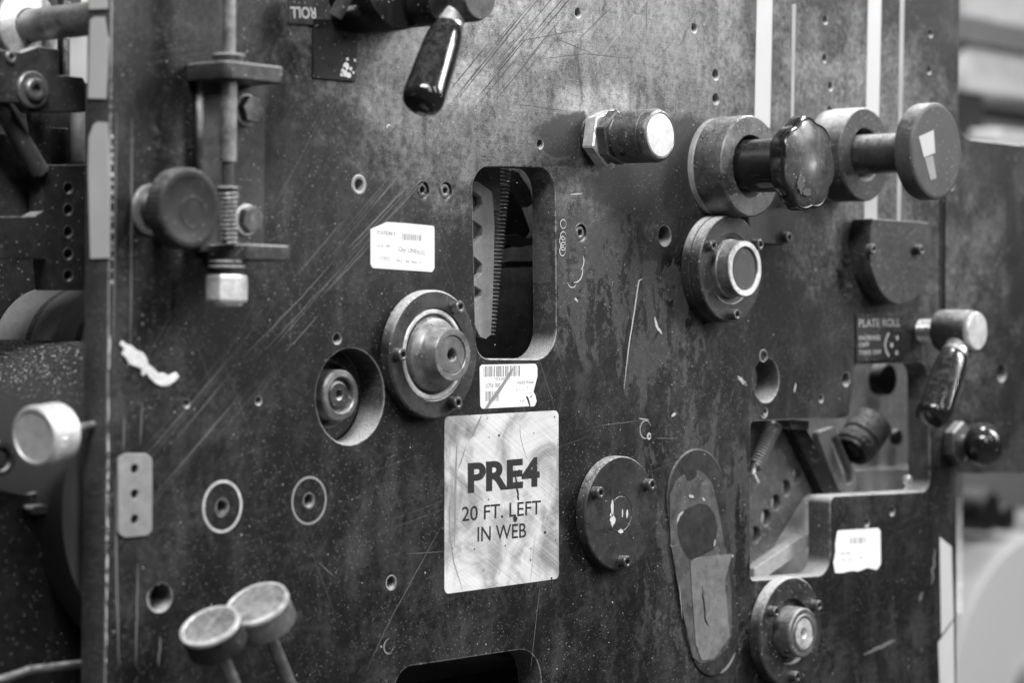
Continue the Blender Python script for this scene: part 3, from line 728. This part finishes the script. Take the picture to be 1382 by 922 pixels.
# station sticker
t = sticker('station_sticker','white sticker with a torn corner reading STATION 3, above the bearing flange',
   [(500,309),(505,307),(522,299.5),(546,301),(585,304.8),(586,309),(586,362),(583,367),(503,361.5),(500,357)],[.0004,.0004,.001,.0006,.0025,.001,.0015,.001,.002,.002],M_label)
txt(t,'STATION 3',508,316,5.4,(532.5,318),wpx=1,bold=.01,m=M_inkf)
bars(t,542,315.0,569,317.0,8.5,20,M_inkf,seed=4)
txt(t,'Lot #:  500',507,332.8,4.0,(526,334),wpx=1,m=M_inkf)
txt(t,'Qty: LINE',537,339.0,6.5,(562,342),wpx=1,m=M_inkf)
txt(t,'01/G',562.5,343.0,5.6,(573,344),wpx=1,m=M_inkf)
txt(t,'1/7/2022',508,350.5,5.2,(526,351.5),wpx=1,m=M_inkf)
txt(t,'F8.5 - 06, Rev. 4',534,353.5,3.8,(567,356),wpx=1,m=M_inkf)
# barcode sticker
t = sticker('barcode_sticker','grimy barcode sticker with a ragged right edge, between the tall window and the PRE4 label',
   [(647,492.5),(723,491),(725,497),(725,508),(722,520),(719.5,529),(722,533),(724,542),(721,548.5),(716,549),(714,548.6),(648,552)],[.0025,.002,.001,.001,.001,.001,.001,.001,.001,.0002,.0002,.0025],M_label2)
bars(t,652.5,494.3,703,493.6,14.5,24,M_inkf,seed=8)
txt(t,'STATION 2',668,514.0,4.2,(688,513.4),wpx=1,m=M_inkf)
txt(t,'LOT#  800',655,523.4,5.8,(674,522.5),wpx=1,m=M_inkf)
txt(t,'M3/EX Promo',698,519.0,4.2,(720,517.5),wpx=1,m=M_inkf)
bars(t,655,528.3,673,527.9,13.5,9,M_inkf,seed=12)
txt(t,'1-0',701,543,3.2,(707,542.6),wpx=1,m=M_inkf)
link('frame_lines', join(line([(697,526),(697,531)],.5,-.00027),line([(697,527),(708,526.4)],.4,-.00027)), M_inkf, t)
link('ink_streak', flat([q(*p) for p in ((692.5,495.5),(690,505),(684,514),(676,527),(670,536),(663,544),(658,551.8),(653.5,552),(661,539),(668,530),(679,515),(686,503))],-.00028,.00003), M_smudge, t)
link('tear_mark', flat([q(*p) for p in ((709,535),(712,535.5),(714,541),(715.5,548.8),(714,548.8),(711.5,541))],-.00029,.00003), M_ink, t)
link('tear_curl', line([(717.5,532),(717,535.5),(714,537)],1.2,-.00029), M_ink, t)
# PRE4 label
t = sticker('pre4_label','large square silver label reading PRE4 20 FT. LEFT IN WEB',[(599.5,562.5),(753.5,554),(754,781.5),(599.5,802.5)],.0035,M_pre)
txt(t,'PRE4',629.5,664.2,37.5,(728,654.6),wpx=1,bold=.040,name='heading')
txt(t,'20 FT. LEFT',622.3,704.0,19.5,(729.5,694.0),wpx=1,bold=.006,name='text_line')
txt(t,'IN WEB',642.5,731.5,20,(709.5,725.5),wpx=1,bold=.006,name='text_line')
link('curved_smears', join(line([(650,560),(643,575),(635,592)],3.6,-.00027), line([(629,600),(623,620),(617,636)],2.2,-.00027), line([(616,600),(614,660),(613,735)],4.5,-.00025,n=4),
     line([(611,650),(606,685),(606,720),(612,760),(624,797)],2.4,-.00027,n=5)), M_smudge, t)
link('spots', join(*[flat(blobp(q(x,y)[0],q(x,y)[1],H(x,y,r)*1.2,H(x,y,r),10,.2),-.00028,.00003) for x,y,r in ((673,588,1.6),(657,565,.9),(720,585,.9),(695,701,4.0),(735,719,2.2),(744,781,1.6),(748,563,1.2),(716,741,1.0),(700,636,2.0))]
     ,line([(694,640),(697,655),(699,672),(700,676)],3.6,-.00031,.6,4), line([(701,574),(702,590),(706,606),(711,620)],.7,-.00028)), M_ink, t)
link('bright_scratch', line([(722,722),(719,752),(715,787)],1.6,-.00031), M_scr, t)
# small sticker lower right
t = sticker('small_square_sticker','small white square sticker with ragged lower edge, right of the lower flange',
   [(1130,716.5),(1185,713),(1188,717),(1188.5,762),(1183,770),(1178,768.5),(1170,767),(1163,770),(1157,772),(1152,771),(1144,772),(1137,774),(1127,774),(1124.5,760),(1127.5,745),(1127,735)],
   [.002,.001,.002,.002,.0006,.0006,.0006,.0006,.0006,.0006,.0006,.0006,.0015,.001,.001,.001],M_label)
bars(t,1147,726.5,1169,725.3,8.0,12,M_inkf,seed=5)
txt(t,'LINE 500',1133,749.3,2.6,(1147,748.4),wpx=1,m=M_inkf)
txt(t,'1/7',1135,758,3,(1140,757.8),wpx=1,m=M_inkf); txt(t,'22',1145,757,3,(1149,756.8),wpx=1,m=M_inkf); txt(t,'A4',1159,755,3,(1164,754.6),wpx=1,m=M_inkf)
# plate roll tag
t = thing('plate_roll_tag','small black tag with white lettering PLATE ROLL, left of the capped lever','tag')
link('tag_plate', plate([pr([(1154,424),(1216,423),(1216,486),(1154,488)],.001)], -.0012, 0, .0002), M_tag, t)
txt(t,'PLATE ROLL',1156.5,441.5,11.0,(1213,440.5),wpx=1,m=M_tagw,y=-.00126)
for s_,y_,x2 in (('INCREASE',459,1186),('OFF',468.5,1171),('TAKE OFF',478.5,1187)):
    txt(t,s_,1157,y_,6.0,(x2,y_-.3),wpx=1,m=M_tagw,y=-.00126)
pq = lambda a,b: q(a,b)
link('arc_mark', join(ribbon([pq(198+1000,449),pq(1194,457),pq(1192.5,465),pq(1194,474),pq(1198,481)],.0016,-.00126,False), flat(circ(*pq(1201.5,466),.0018,16),-.00126,.00003), flat(circ(*pq(1209,456),.0018,16),-.00126,.00003), flat(circ(*pq(1208,476),.0018,16),-.00126,.00003)), M_tagw, t)
# upside down ROLL tag top left
t = thing('upside_down_roll_tag','dark tag at the top with the word ROLL printed upside down','tag')
link('tag_plate', plate([pr([(388,-25),(430,-25),(430,33.5),(388,31)],.0006)], -.0012, 0, .0002), M_dk, t)
a = P(424.5,10); b_ = P(389.5,9); bm = text('ROLL',H(400,10,15)/.70,.8,.008*.01)
L_ = max(v.co.x for v in bm.verts)
for v in bm.verts: v.co.x *= (a-b_).length/L_
link('lettering', place2d(bm, a.x, a.z, -.00126, math.pi+math.atan2(a.z-b_.z,a.x-b_.x)), papermat('tag_lettering',.5), t)
# black tape square and dusty casting at the top
t = thing('black_adhesive_patch','square black adhesive patch with a bright chipped spot, hanging below the ROLL tag','patch')
link('patch', plate([pr([(421,24),(481,26),(478,110),(420,105)],.0006)], -.0016, 0, .0003), M_black, t)
link('chipped_spot', join(*[patch(blobp(q(x,y)[0],q(x,y)[1],H(x,y,r),H(x,y,r),9,.4),-.0017) for x,y,r in ((464,90,5),(462,97,6),(467,101,4),(458,100,3),(470,92,3),(466,80,2.5),(476,81,2),(474,98,2))]), M_scr, t)
t = thing('dusty_casting','dusty black casting with rounded lower edge hanging over the top edge beside the handle','casting')
o = at(541,-32,.030)
link('boss', move(lathe([(.0285,0),(.0285,.028),(.0275,.030),(0,.030)],80),o), M_black, t)
bb = plate([pr([(470,-60),(600,-60),(598,-4),(560,4),(500,16),(462,28),(437,22),(462,-10)],.002)], -.020, -.0018, .001)
link('web', bb, M_black, t)
link('fork_lug', move(tube([P(452,22,-.021),P(462,4,-.024),P(474,-20,-.028)],.0038,16)), M_dark, t)
# ------------------------------------------------------------------ torn slot plate
M_liner = metal('slot_liner', .095, .45, .3, .55, .3, .05); M_torn = metal('torn_paper', .15, .6, .1, .45, .3, .05); M_spot = metal('bare_spot', .030, .45, .2, .5, .2, .0)
t = thing('torn_slot_plate','long oval slot plate with torn pale liner, between disc cover and lower flange','slot plate')
c1 = P(938,672); c2 = P(963,857)
def obround(a, b, ra, rb, n=24):
    d = Vector((b.x-a.x,b.z-a.z)); an = math.atan2(d.y,d.x); o_ = []
    for k in range(n+1): th = an+math.pi/2+math.pi*k/n; o_.append((a.x+ra*math.cos(th), a.z+ra*math.sin(th)))
    for k in range(n+1): th = an-math.pi/2+math.pi*k/n; o_.append((b.x+rb*math.cos(th), b.z+rb*math.sin(th)))
    return o_
Ro = H(940,700,66)
link('slot_cover', plate([obround(c1,c2,Ro,Ro*.85)], -.0010, 0, .0004), M_dark, t)
link('edge_glint', ribbon(obround(c1,c2,Ro*.985,Ro*.84)[2:23], H(940,700,1.6), -.00125), M_faint, t)
link('edge_glint', ribbon(obround(c1,c2,Ro*.985,Ro*.84)[37:44], H(940,700,4.5), -.00125), M_zinc, t)
lin = [(910,650),(922,640),(924,648),(930,651),(937,645),(939,634),(949,640),(960,655),(966,680),(972,715),(978,745),(985,800),(985,860),(977,878),(962,892),(944,896),(932,888),(925,862),(916,800),(908,745),(903,738),(902,700),(902,670)]
link('liner', plate([rpoly([q(*p) for p in lin],.0012,3)], -.0014, -.0010, .0001), M_liner, t)
link('bare_spot', flat(rpoly([q(*p) for p in ((912,700),(918,690),(930,684),(942,679),(953,682),(962,694),(966,712),(964,732),(961,742),(940,752),(928,756),(918,742),(912,722))],.0025,4),-.0014,.00008), M_spot, t)
link('torn_paper', plate([rpoly([q(*p) for p in ((929,758),(938,753),(965,750),(985,748),(975,785),(982,860),(960,890),(944,892),(936,870),(931,800))],.0012,3)], -.0019, -.0015, .0001), M_torn, t)
link('tear_slit', line([(944,790),(946,810),(949,838),(953,846)],3.2,-.00195,.5,5), M_black, t)
link('side_strip', plate([rpoly([q(*p) for p in ((903,738),(910,736),(920,746),(918,758),(922,800),(930,862),(938,892),(932,888),(920,835),(911,785))],.0008,3)], -.0020, -.0014, .0002), M_liner, t)
for k_,b in enumerate((line([(911,706),(914,696),(920,690)],4,-.0016,.3,4),line([(927,669),(934,671)],4,-.0016),line([(945,672),(949,676)],3.5,-.0016),line([(961,738),(963,728)],3,-.0016),
     line([(913,790),(917,835)],1.1,-.0022,.5,5), arc(958,795,8,0,360,1.2),line([(984,749),(986,752)],3,-.0022))): link('rim_glint', b, M_scr, t)
# ------------------------------------------------------------------ tape strips
def strip(name, label, pts, y, m, grp, th=.0002):
    return tag(link(name, plate([[XZ(x,y_,y) for x,y_ in pts]], y-th, y, .00002), m), label, 'tape', grp)
a_, b_ = P(1274.5,256,-.002), P(1273.5,430,-.002)
tag(link('thin_rod', tube([a_,b_],.0013,12), None), 'thin black vertical rod above the capped lever at the right', 'rod').data.materials.append(M_black)
M_thin = papermat('thin_tape', .27, 0, .6, .10)
g = 'pale tape strips running down the plate'
strip('tape_strip','wide white tape strip running down to the collar of the star knob',[(1022,-30),(1043,-30),(1039,172),(1018,172)],0,M_white,g)
strip('tape_strip','thin pale tape strip just right of the wide white one above the star knob',[(1069,5),(1074,5),(1071,160),(1067,160)],0,M_thin,g)
strip('tape_strip','white tape strip running down behind the disc knob to the half disc plate',[(1172,-30),(1190,-30),(1183,302),(1166,302)],0,M_white,g)
strip('tape_strip','thin pale tape strip farthest right above the disc knob',[(1215,-30),(1221,-30),(1215,300),(1210,300)],0,M_thin,g)
strip('ledge_tape','short pale strip lying along the straight top edge of the half disc plate',[(1156,298.5),(1234,300.5),(1234,306),(1156,304)],-.0004,M_label2,None)
strip('seam_tape','small pale fleck at the top of the dark vertical seam',[(1262,250),(1286,250),(1286,257),(1262,257)],0,M_inl,None)
g = 'tape strips by the lower right edge'
strip('edge_tape','pale tape strip down the lower right edge of the plate, the upper of two',[(1268,725),(1284,738),(1287,835),(1270,858)],0,M_tape,g)
strip('edge_tape','pale folded tape strip at the lower right edge, the lower of two',[(1287,838),(1288,925),(1268,925),(1266,868)],0,M_tape,g)
# tape on the plate's left side face: the face lies in the plane x = xs
def side(pts, label):
    bm = bmesh.new(); x = min(q(151,-90)[0], q(140,1040)[0])
    vs = []
    for (px,py) in pts:
        d = ray(px,py); k = (x-.0004-CAM.x)/d.x; p = CAM+d*k; p.x = x-.0004+(.0002); vs.append(bm.verts.new(p))
    bm.faces.new(vs); r = bmesh.ops.extrude_face_region(bm, geom=bm.faces[:]); bmesh.ops.translate(bm, vec=(-.0003,0,0), verts=[v for v in r['geom'] if isinstance(v,bmesh.types.BMVert)])
    tag(link('masking_tape', bm, M_tape), label, 'tape', 'masking tape pieces on the left side face of the plate')
side([(119,-30),(146,-30),(145,11),(120,12)],'masking tape piece on the left side face, cut off by the top edge')
side([(122,26),(127,22),(141,22),(145,48),(147,50),(143,133),(119,132),(121,50)],'wrinkled masking tape piece on the left side face, the middle of three')
side([(126,168),(131,164),(145,165),(148,250),(148,348),(122,349),(119,230),(120,185)],'longest masking tape piece on the left side face, the lowest of three')
# ------------------------------------------------------------------ seen through the tall window
y = T+.012
def p3(px,py,yy): return XZ(px,py,yy)
t = thing('notched_rack_plate','grey dusty plate with a scalloped left edge behind the tall window','rack')
rack = [(665,262),(668,300),(667,360),(665,410),(663,452),(656,458),(648,455),(641,440),(636,424),(636,404),(641,405),(650,400),(650,392),(641,386),(635,388),(640,378),(651,368),(651,356),(642,348),(634,342),(636,336),(641,328),(651,318),(651,306),(640,298),(633,293),(640,286),(651,276),(650,266),(640,258),(636,248),(644,244),(655,252),(664,258)]
link('rack', plate([rpoly([p3(a,b,y) for a,b in rack],.0012,3)], y, y+.005, .0005), metal('rack_grey',.30,.6,.2,.25,.6,.35), t)
link('upper_block', plate([[p3(a,b,y+.008) for a,b in ((632,215),(672,215),(672,285),(632,285))]], y+.006, y+.014, .0005), M_in, t)
t = thing('window_spring','long coil spring hanging inside the tall window','spring')
link('coil', coil(P(681,205,y+.010),P(657,452,y+.010),.0046,.00075,48,8,16), metal('spring_wire',.26,.4,.8,.3,.3,.1), t)
t = thing('link_arm','dark grimy link arms in the depth of the tall window','link arm')
def slab(pts, y0, y1, m, name): return link(name, plate([rpoly([p3(a,b,y0) for a,b in pts],.001,2)], y0, y1, .0005), m, t)
slab([(690,228),(700,232),(716,256),(720,275),(712,280),(702,262),(692,245)], .07,.076, M_in,'arm')
slab([(682,250),(692,246),(712,300),(716,312),(704,330),(682,336)], .085,.09, M_dark,'arm')
slab([(680,318),(700,316),(712,322),(722,318),(722,330),(700,334),(690,330),(680,332)], .08,.084, M_in,'arm')
slab([(668,356),(690,352),(722,352),(722,360),(668,362)], .09,.095, M_dk,'crossbar')
# ------------------------------------------------------------------ seen through the L-shaped opening
M_sector = metal('sector_steel', .085, .5, .3, .5, .4, .12)
t = thing('sector_plate','grey quadrant plate with a curved row of drilled holes behind the L-shaped opening','quadrant')
y = T+.010
sec = [(1000,560),(1080,560),(1086,590),(1098,640),(1100,662),(1086,672),(1074,690),(1050,730),(1024,768),(1012,782),(1000,785)]
sh = [circ(*p3(a,b,y), H(a,b,r,y), 24) for a,b,r in ((1020,722,11),(1034,699,11),(1047,679,11),(1061,659,11),(1076,642,11))]
link('quadrant', plate([rpoly([p3(a,b,y) for a,b in sec],.003,4)]+sh, y, y+.006, .0008), M_sector, t)
tag(link('return_spring', coil(P(1046,572,y-.004),P(1018,630,y-.004),.0050,.0008,16,8,16), metal('pale_spring',.30,.45,.6,.3,.3,.1)), 'short pale coil spring lying aslant at the top left of the L-shaped opening', 'spring')
tag(link('spring_hook', tube([P(1019,626,y-.004),P(1016,640,y-.005),P(1022,652,y-.006)],.0018,10), M_worn_light), 'bright bent hook at the lower end of the slanting spring', 'hook')
t = thing('diagonal_lever_bar','black diagonal lever bar crossing the L-shaped opening','lever bar')
slab([(1069,578),(1088,578),(1100,600),(1134,664),(1132,672),(1112,668)], .020,.034, M_black,'bar')
slab([(1068,566),(1092,568),(1092,580),(1068,580)], .018,.022, M_mid,'pivot_end')
t = thing('slotted_link','grey link with a long rounded slot behind the L-shaped opening','slotted link')
ol = rpoly([p3(a,b,.038) for a,b in ((1098,584),(1124,576),(1152,640),(1154,664),(1136,668),(1128,660))],.004,5)
il = rpoly([p3(a,b,.038) for a,b in ((1117,592),(1126,589),(1147,640),(1148,652),(1138,654))],.003,5)
link('link', plate([ol,il], .036,.042,.0006), M_in, t)
t = thing('plunger_barrel','dark ribbed plunger barrel tilted inside the L-shaped opening','plunger')
c = P(1158,598,.030); Dp = camdir(-.55,-.62,-.45)
t.location = c; t.rotation_mode = 'QUATERNION'; t.rotation_quaternion = aim(Dp)
link('barrel', lathe([(0,-.024),(.0150,-.022),(.0155,-.005),(.0145,-.004),(.0145,-.001),(.0155,0),(.0150,.006),(.0135,.007),(.0130,.0095),(.0112,.010),(.0104,.006),(.0070,.006),(.0060,.008),(0,.008)],56), M_black, t)
M_cov = metal('inner_cover_paint', .62, .55, .1, .35, .2, .05)
t = thing('inner_cover_plate','pale grey inner cover plate with a dark round bolt behind the L-shaped opening','cover plate')
link('cover', plate([[XZ(a,b,.07) for a,b in ((985,470),(1300,470),(1300,627),(1160,633),(985,640))]], .07,.074,.0005), M_cov, t)
link('lower_cover', plate([[XZ(a,b,.066) for a,b in ((985,642),(1160,635),(1300,629),(1300,830),(985,830))]], .066,.07,.0005), M_cov, t)
link('round_bolt', move(cyl(.0120,0,.010),P(1190,512,.062)+Vector((0,.004,0))), M_black, t)
link('small_bolt', move(cyl(.0060,0,.004),P(1207,590,.068)), M_dark, t)
t = thing('diagonal_guide_bar','pale diagonal guide bar in the lower left corner of the L-shaped opening','guide bar')
slab([(1018,768),(1080,726),(1092,722),(1092,738),(1026,786),(1018,786)], .020,.032, M_inl,'bar')
tag(link('opening_stud', move(cyl(.0035,0,.004),P(1222,648,.004)), M_br), 'small bright stud in the lower right corner of the opening', 'stud')
# ------------------------------------------------------------------ rear frame and dark interior
t = thing('rear_frame_plate','dark rear side frame of the machine, seen only through the openings','machine frame')
link('rear_plate', box(P(300,400,.30).x, P(1285,400,.12).x, .32,.34,-.55,.55), M_dark, t)
link('interior_web', box(P(905,400).x, P(905,400).x+.01, .03,.32,-.55,.55), M_dark, t)
link('bottom_web', box(P(905,400).x-.3, P(905,400).x, .10,.32,-.55,-.12), M_black, t)
# ------------------------------------------------------------------ left background of rollers
def rodY(name, label, cat, px, py, yf, yn, r, m, extra=None, group=None):
    c = P(px,py,yf); t = thing(name, label, cat, (c.x,yf,c.z), group=group)
    link('roller_body', lathe([(0,0),(r-.001,0),(r,.001),(r,yf-yn),(0,yf-yn)],96), m, t); return t
t = rodY('cross_shaft','grey round shaft ending in a pale disc collar at the top left','shaft',40,34,.105,T+.002,.0088,M_mid)
link('disc_collar', lathe([(0,-.006),(.0190,-.006),(.0195,-.005),(.0195,-.001),(.0188,0),(.0095,0)],72), M_worn_light, t)
t = rodY('upper_roller','plain grey roller with faint turned bands, behind the left edge of the plate','roller',64,482,.20,T+.03,H(64,482,94,.20),metal('roller_grey',.40,.55,.1,.25,.3,.03))
for k in range(3):
    rr = H(64,482,94,.20); link('turned_band', lathe([(rr+.0001,.03+k*.022),(rr+.0003,.031+k*.022),(rr+.0003,.034+k*.022),(rr+.0001,.035+k*.022)],96), M_inl if k==1 else M_in, t)
m = Mat('dusty_drum_skin'); nf = m.noise(900,3); up = m.NZ.ss(.0,.98); upz = m.NZ.ss(.55,1.0); sp = m.specks(480,.32,.9)*m.noise(160,3).ss(.30,.5)*upz; sp2 = m.specks(1100,.3,.7)*upz
m = m.grey(mixv((nf-.5)*.04+.05,.9,sp.max(sp2*.6)), .55, .1, nf, .3,.0004)
c = P(38,660,.16); rd = (P(38,459,.16).z-c.z)
t = thing('dusty_drum','large dark drum sprinkled with bright dust, at the left edge below the grey roller','drum',(c.x,.16,c.z))
link('drum_skin', lathe([(0,-.12),(rd,-.12),(rd,.16-T-.006),(0,.16-T-.006)],160), m, t)
t = thing('upper_left_bracket','dark bracket plate with a round bolt at the top left behind the plate','bracket')
yb = .085
slab([(-40,62),(30,70),(52,62),(80,66),(80,101),(112,104),(116,112),(116,151),(40,151),(30,138),(-40,136)], yb, yb+.008, M_dk,'bracket_plate')
p = P(42,121,yb); link('bolt', move(join(capscrew_bm(.0060,0,.005,.2),cyl(.0098,0,.0025)),p), M_mid, t)
p = P(13,77,yb); link('small_screw', move(capscrew_bm(.0032,0,.002,.2),p), M_mid, t)
tag(link('bright_backdrop', plate([[XZ(a,b,.125) for a,b in ((40,-30),(190,-30),(190,112),(88,112),(88,66),(40,66))]], .125,.128,.0003), M_white), 'pale backdrop panel added for the bright background between the top left bracket and the plate', 'panel')  # added sheet, stands in for the brightness of the far background
t = thing('upper_left_block','grey block above the shaft at the top left corner','block')
slab([(44,-40),(110,-40),(110,6),(60,8),(44,4)], .110,.116, M_dk,'block')
tag(link('threaded_rod', move(lathe([(0,0)]+[(.0022+.0005*(k%2), k*.0007) for k in range(60)]+[(0,.042)],24), P(88,104,.10), Vector((0,-1,0)).rotation_difference(Vector((0,0,1)))), M_mid), 'fine threaded rod standing behind the top left bracket', 'threaded rod')
tag(link('dark_rod', move(cyl(.0016,0,.05), P(81,104,.10), Vector((0,-1,0)).rotation_difference(Vector((0,0,1)))), M_black), 'thin black rod beside the fine threaded rod', 'rod')
tag(link('ribbed_hose', coil(P(-12,120,.10),P(54,232,.10),.0042,.0011,44,8,14), M_knob), 'ribbed dark hose running down from the left edge of the photo', 'hose')
t = thing('perforated_block','black block with a vertical row of drilled holes behind the left edge of the plate','perforated block')
yb = .10
hs = [circ(*p3(92,v,yb), H(92,v,7.5,yb),20) for v in (254,283,313,343,372)]
blk = [(55,222),(190,222),(190,392),(66,392),(62,350),(-60,350),(-60,292),(45,292),(58,285)]
link('block', plate([rpoly([p3(a,b,yb) for a,b in blk],.001,2)]+hs, yb, yb+.012,.0006), M_dark, t)
for v in (254,283,313,343,372):
    link('hole_rim', move(lathe([(.0037,-.0005),(.0036,.0002),(.0030,.0001),(.0030,-.004)],24),P(92,v,yb)), M_mid, t)
t = thing('left_guard_plate','dim grey guard plate behind the ribbed hose at the left','guard plate')
slab([(-60,175),(20,180),(40,200),(56,224),(50,286),(40,293),(-60,293)], .115,.120, M_dk,'plate')
slab([(40,150),(112,150),(112,224),(52,224)], .130,.134, M_dk,'plate')
tag(link('upright_post', move(cyl(.0042,0,.036), P(104,218,.115), Vector((0,-1,0)).rotation_difference(Vector((0,0,1)))), M_inl), 'short pale upright post beside the plate edge above the perforated block', 'post')
tag(link('dark_upright_pin', move(cyl(.0048,0,.020), P(80,222,.118), Vector((0,-1,0)).rotation_difference(Vector((0,0,1)))), M_dark), 'dark upright pin left of the pale post', 'pin')
tag(link('ring_boss', move(lathe([(.0085,-.01),(.0085,0),(.0060,0),(.0056,-.004),(.0040,-.004),(.0038,-.001),(0,-.001)],48), P(2,620,.035)), M_dk), 'small dark ringed boss cut by the left border, below the pale knob', 'boss')
c = P(168,720,.030); tag(link('side_disc', move(lathe([(0,-.02),(.0385,-.02),(.0390,-.019),(.0390,0),(.0385,.001),(0,.001)],96), c), M_dark), 'dark round disc edge peeping out left of the plate below the pale knob', 'disc')
t = thing('lower_left_beam','black curved beam in the dark lower left behind the plate','beam')
slab([(-40,655),(40,668),(90,650),(98,700),(112,830),(200,830),(200,960),(-40,960)], .045,.05, M_black,'web')
link('edge_rod', tube([P(-10,922,.035),P(40,905,.035),P(115,896,.035)],.0022,12), M_mid, t)
link('lug', box(P(38,690,.04).x,P(60,690,.04).x,.036,.045,P(50,694,.04).z,P(50,682,.04).z), M_dk, t)
tag(link('left_back_frame', box(P(-200,400,.36).x, P(420,400,.26).x, .36,.38,-.6,.6), M_dark), 'black frame far behind everything at the left of the plate', 'machine frame')
# ------------------------------------------------------------------ right background
def R3(px,py,y): return P(px,py,y)
wy = 2.2
b = bmesh.new(); a0 = P(900,-600,wy); a1 = P(1700,1500,wy)
vs = [b.verts.new(v) for v in ((a0.x-2,wy,a0.z+1),(a1.x+3,wy,a0.z+1),(a1.x+3,wy,a1.z-1),(a0.x-2,wy,a1.z-1))]; b.faces.new(vs)
o = link('wall', b, Mat('hall_wall').grey(.30,.8)); o['kind'] = 'structure'
def bx(name,label,cat,px0,py0,px1,py1,y,dep,base,grp=None):
    a = P(px0,py0,y); c = P(px1,py1,y)
    return tag(link(name, box(a.x,c.x,y,y+dep,c.z,a.z,.002), metal(name+'_paint',base,.6,.1,.25,.2,.05)), label, cat, grp)
bx('shelf_carton','upper pale carton on the blurred rack at the top right','carton',1302,-40,1460,51,1.1,.2,.60,'blurred cartons')
bx('shelf_carton','lower pale carton on the blurred rack at the top right, above the black rail','carton',1306,58,1460,143,1.1,.2,.80,'blurred cartons')
bx('dark_rail','blurred black rail at the top right above the step in the plate','rail',1330,148,1480,167,.95,.06,.02)
bx('rack_shelf','blurred dark shelf board between the two pale cartons','shelf',1290,51,1480,58,1.08,.2,.2)
bx('dark_bracket','blurred dark bracket beside the step in the plate at the top right','bracket',1290,120,1328,186,.85,.06,.03)
bx('pale_ledge','blurred pale ledge just above the step in the plate at the top right','ledge',1350,172,1480,215,.8,.1,.6)
bx('grey_cabinet','blurred grey cabinet at the right below the ball knob','cabinet',1270,625,1480,735,1.0,.3,.16)
t = thing('dark_motor_housing','blurred dark rounded housing above the large paper roll at the right','housing')
c = P(1335,690,.72); link('housing', move(lathe([(0,-.2),(.030,-.2),(.030,0),(.024,.004),(0,.004)],48),c), M_black, t); c = P(1362,700,.72); link('housing_foot', move(lathe([(0,-.2),(.018,-.2),(.018,0),(0,.003)],48),c), M_black, t)
bx('pale_machine_bed','blurred pale machine bed behind the large paper roll','machine bed',1180,722,1480,1000,.85,.1,.42)
c = P(1400,955,.70); rr = P(1400,722,.70).z-c.z
t = thing('paper_roll','large blurred white paper roll with a dark core at the lower right','paper roll',(c.x,.70,c.z))
rc = H(1400,955,75,.7)
link('roll_face', lathe([(rr,-.12),(rr,-.003),(rr-.003,0),(rc,0),(rc,-.12)],96), M_roll, t)
link('core', lathe([(rc-.0005,-.1),(rc-.0005,.030),(rc-.003,.034),(0,.030)],56), M_dark, t)
b = bmesh.new(); vs = [b.verts.new(v) for v in ((-3,-3,-1.1),(5,-3,-1.1),(5,2.3,-1.1),(-3,2.3,-1.1))]; b.faces.new(vs)
o = link('floor', b, Mat('hall_floor').grey(.12,.7)); o['kind'] = 'structure'
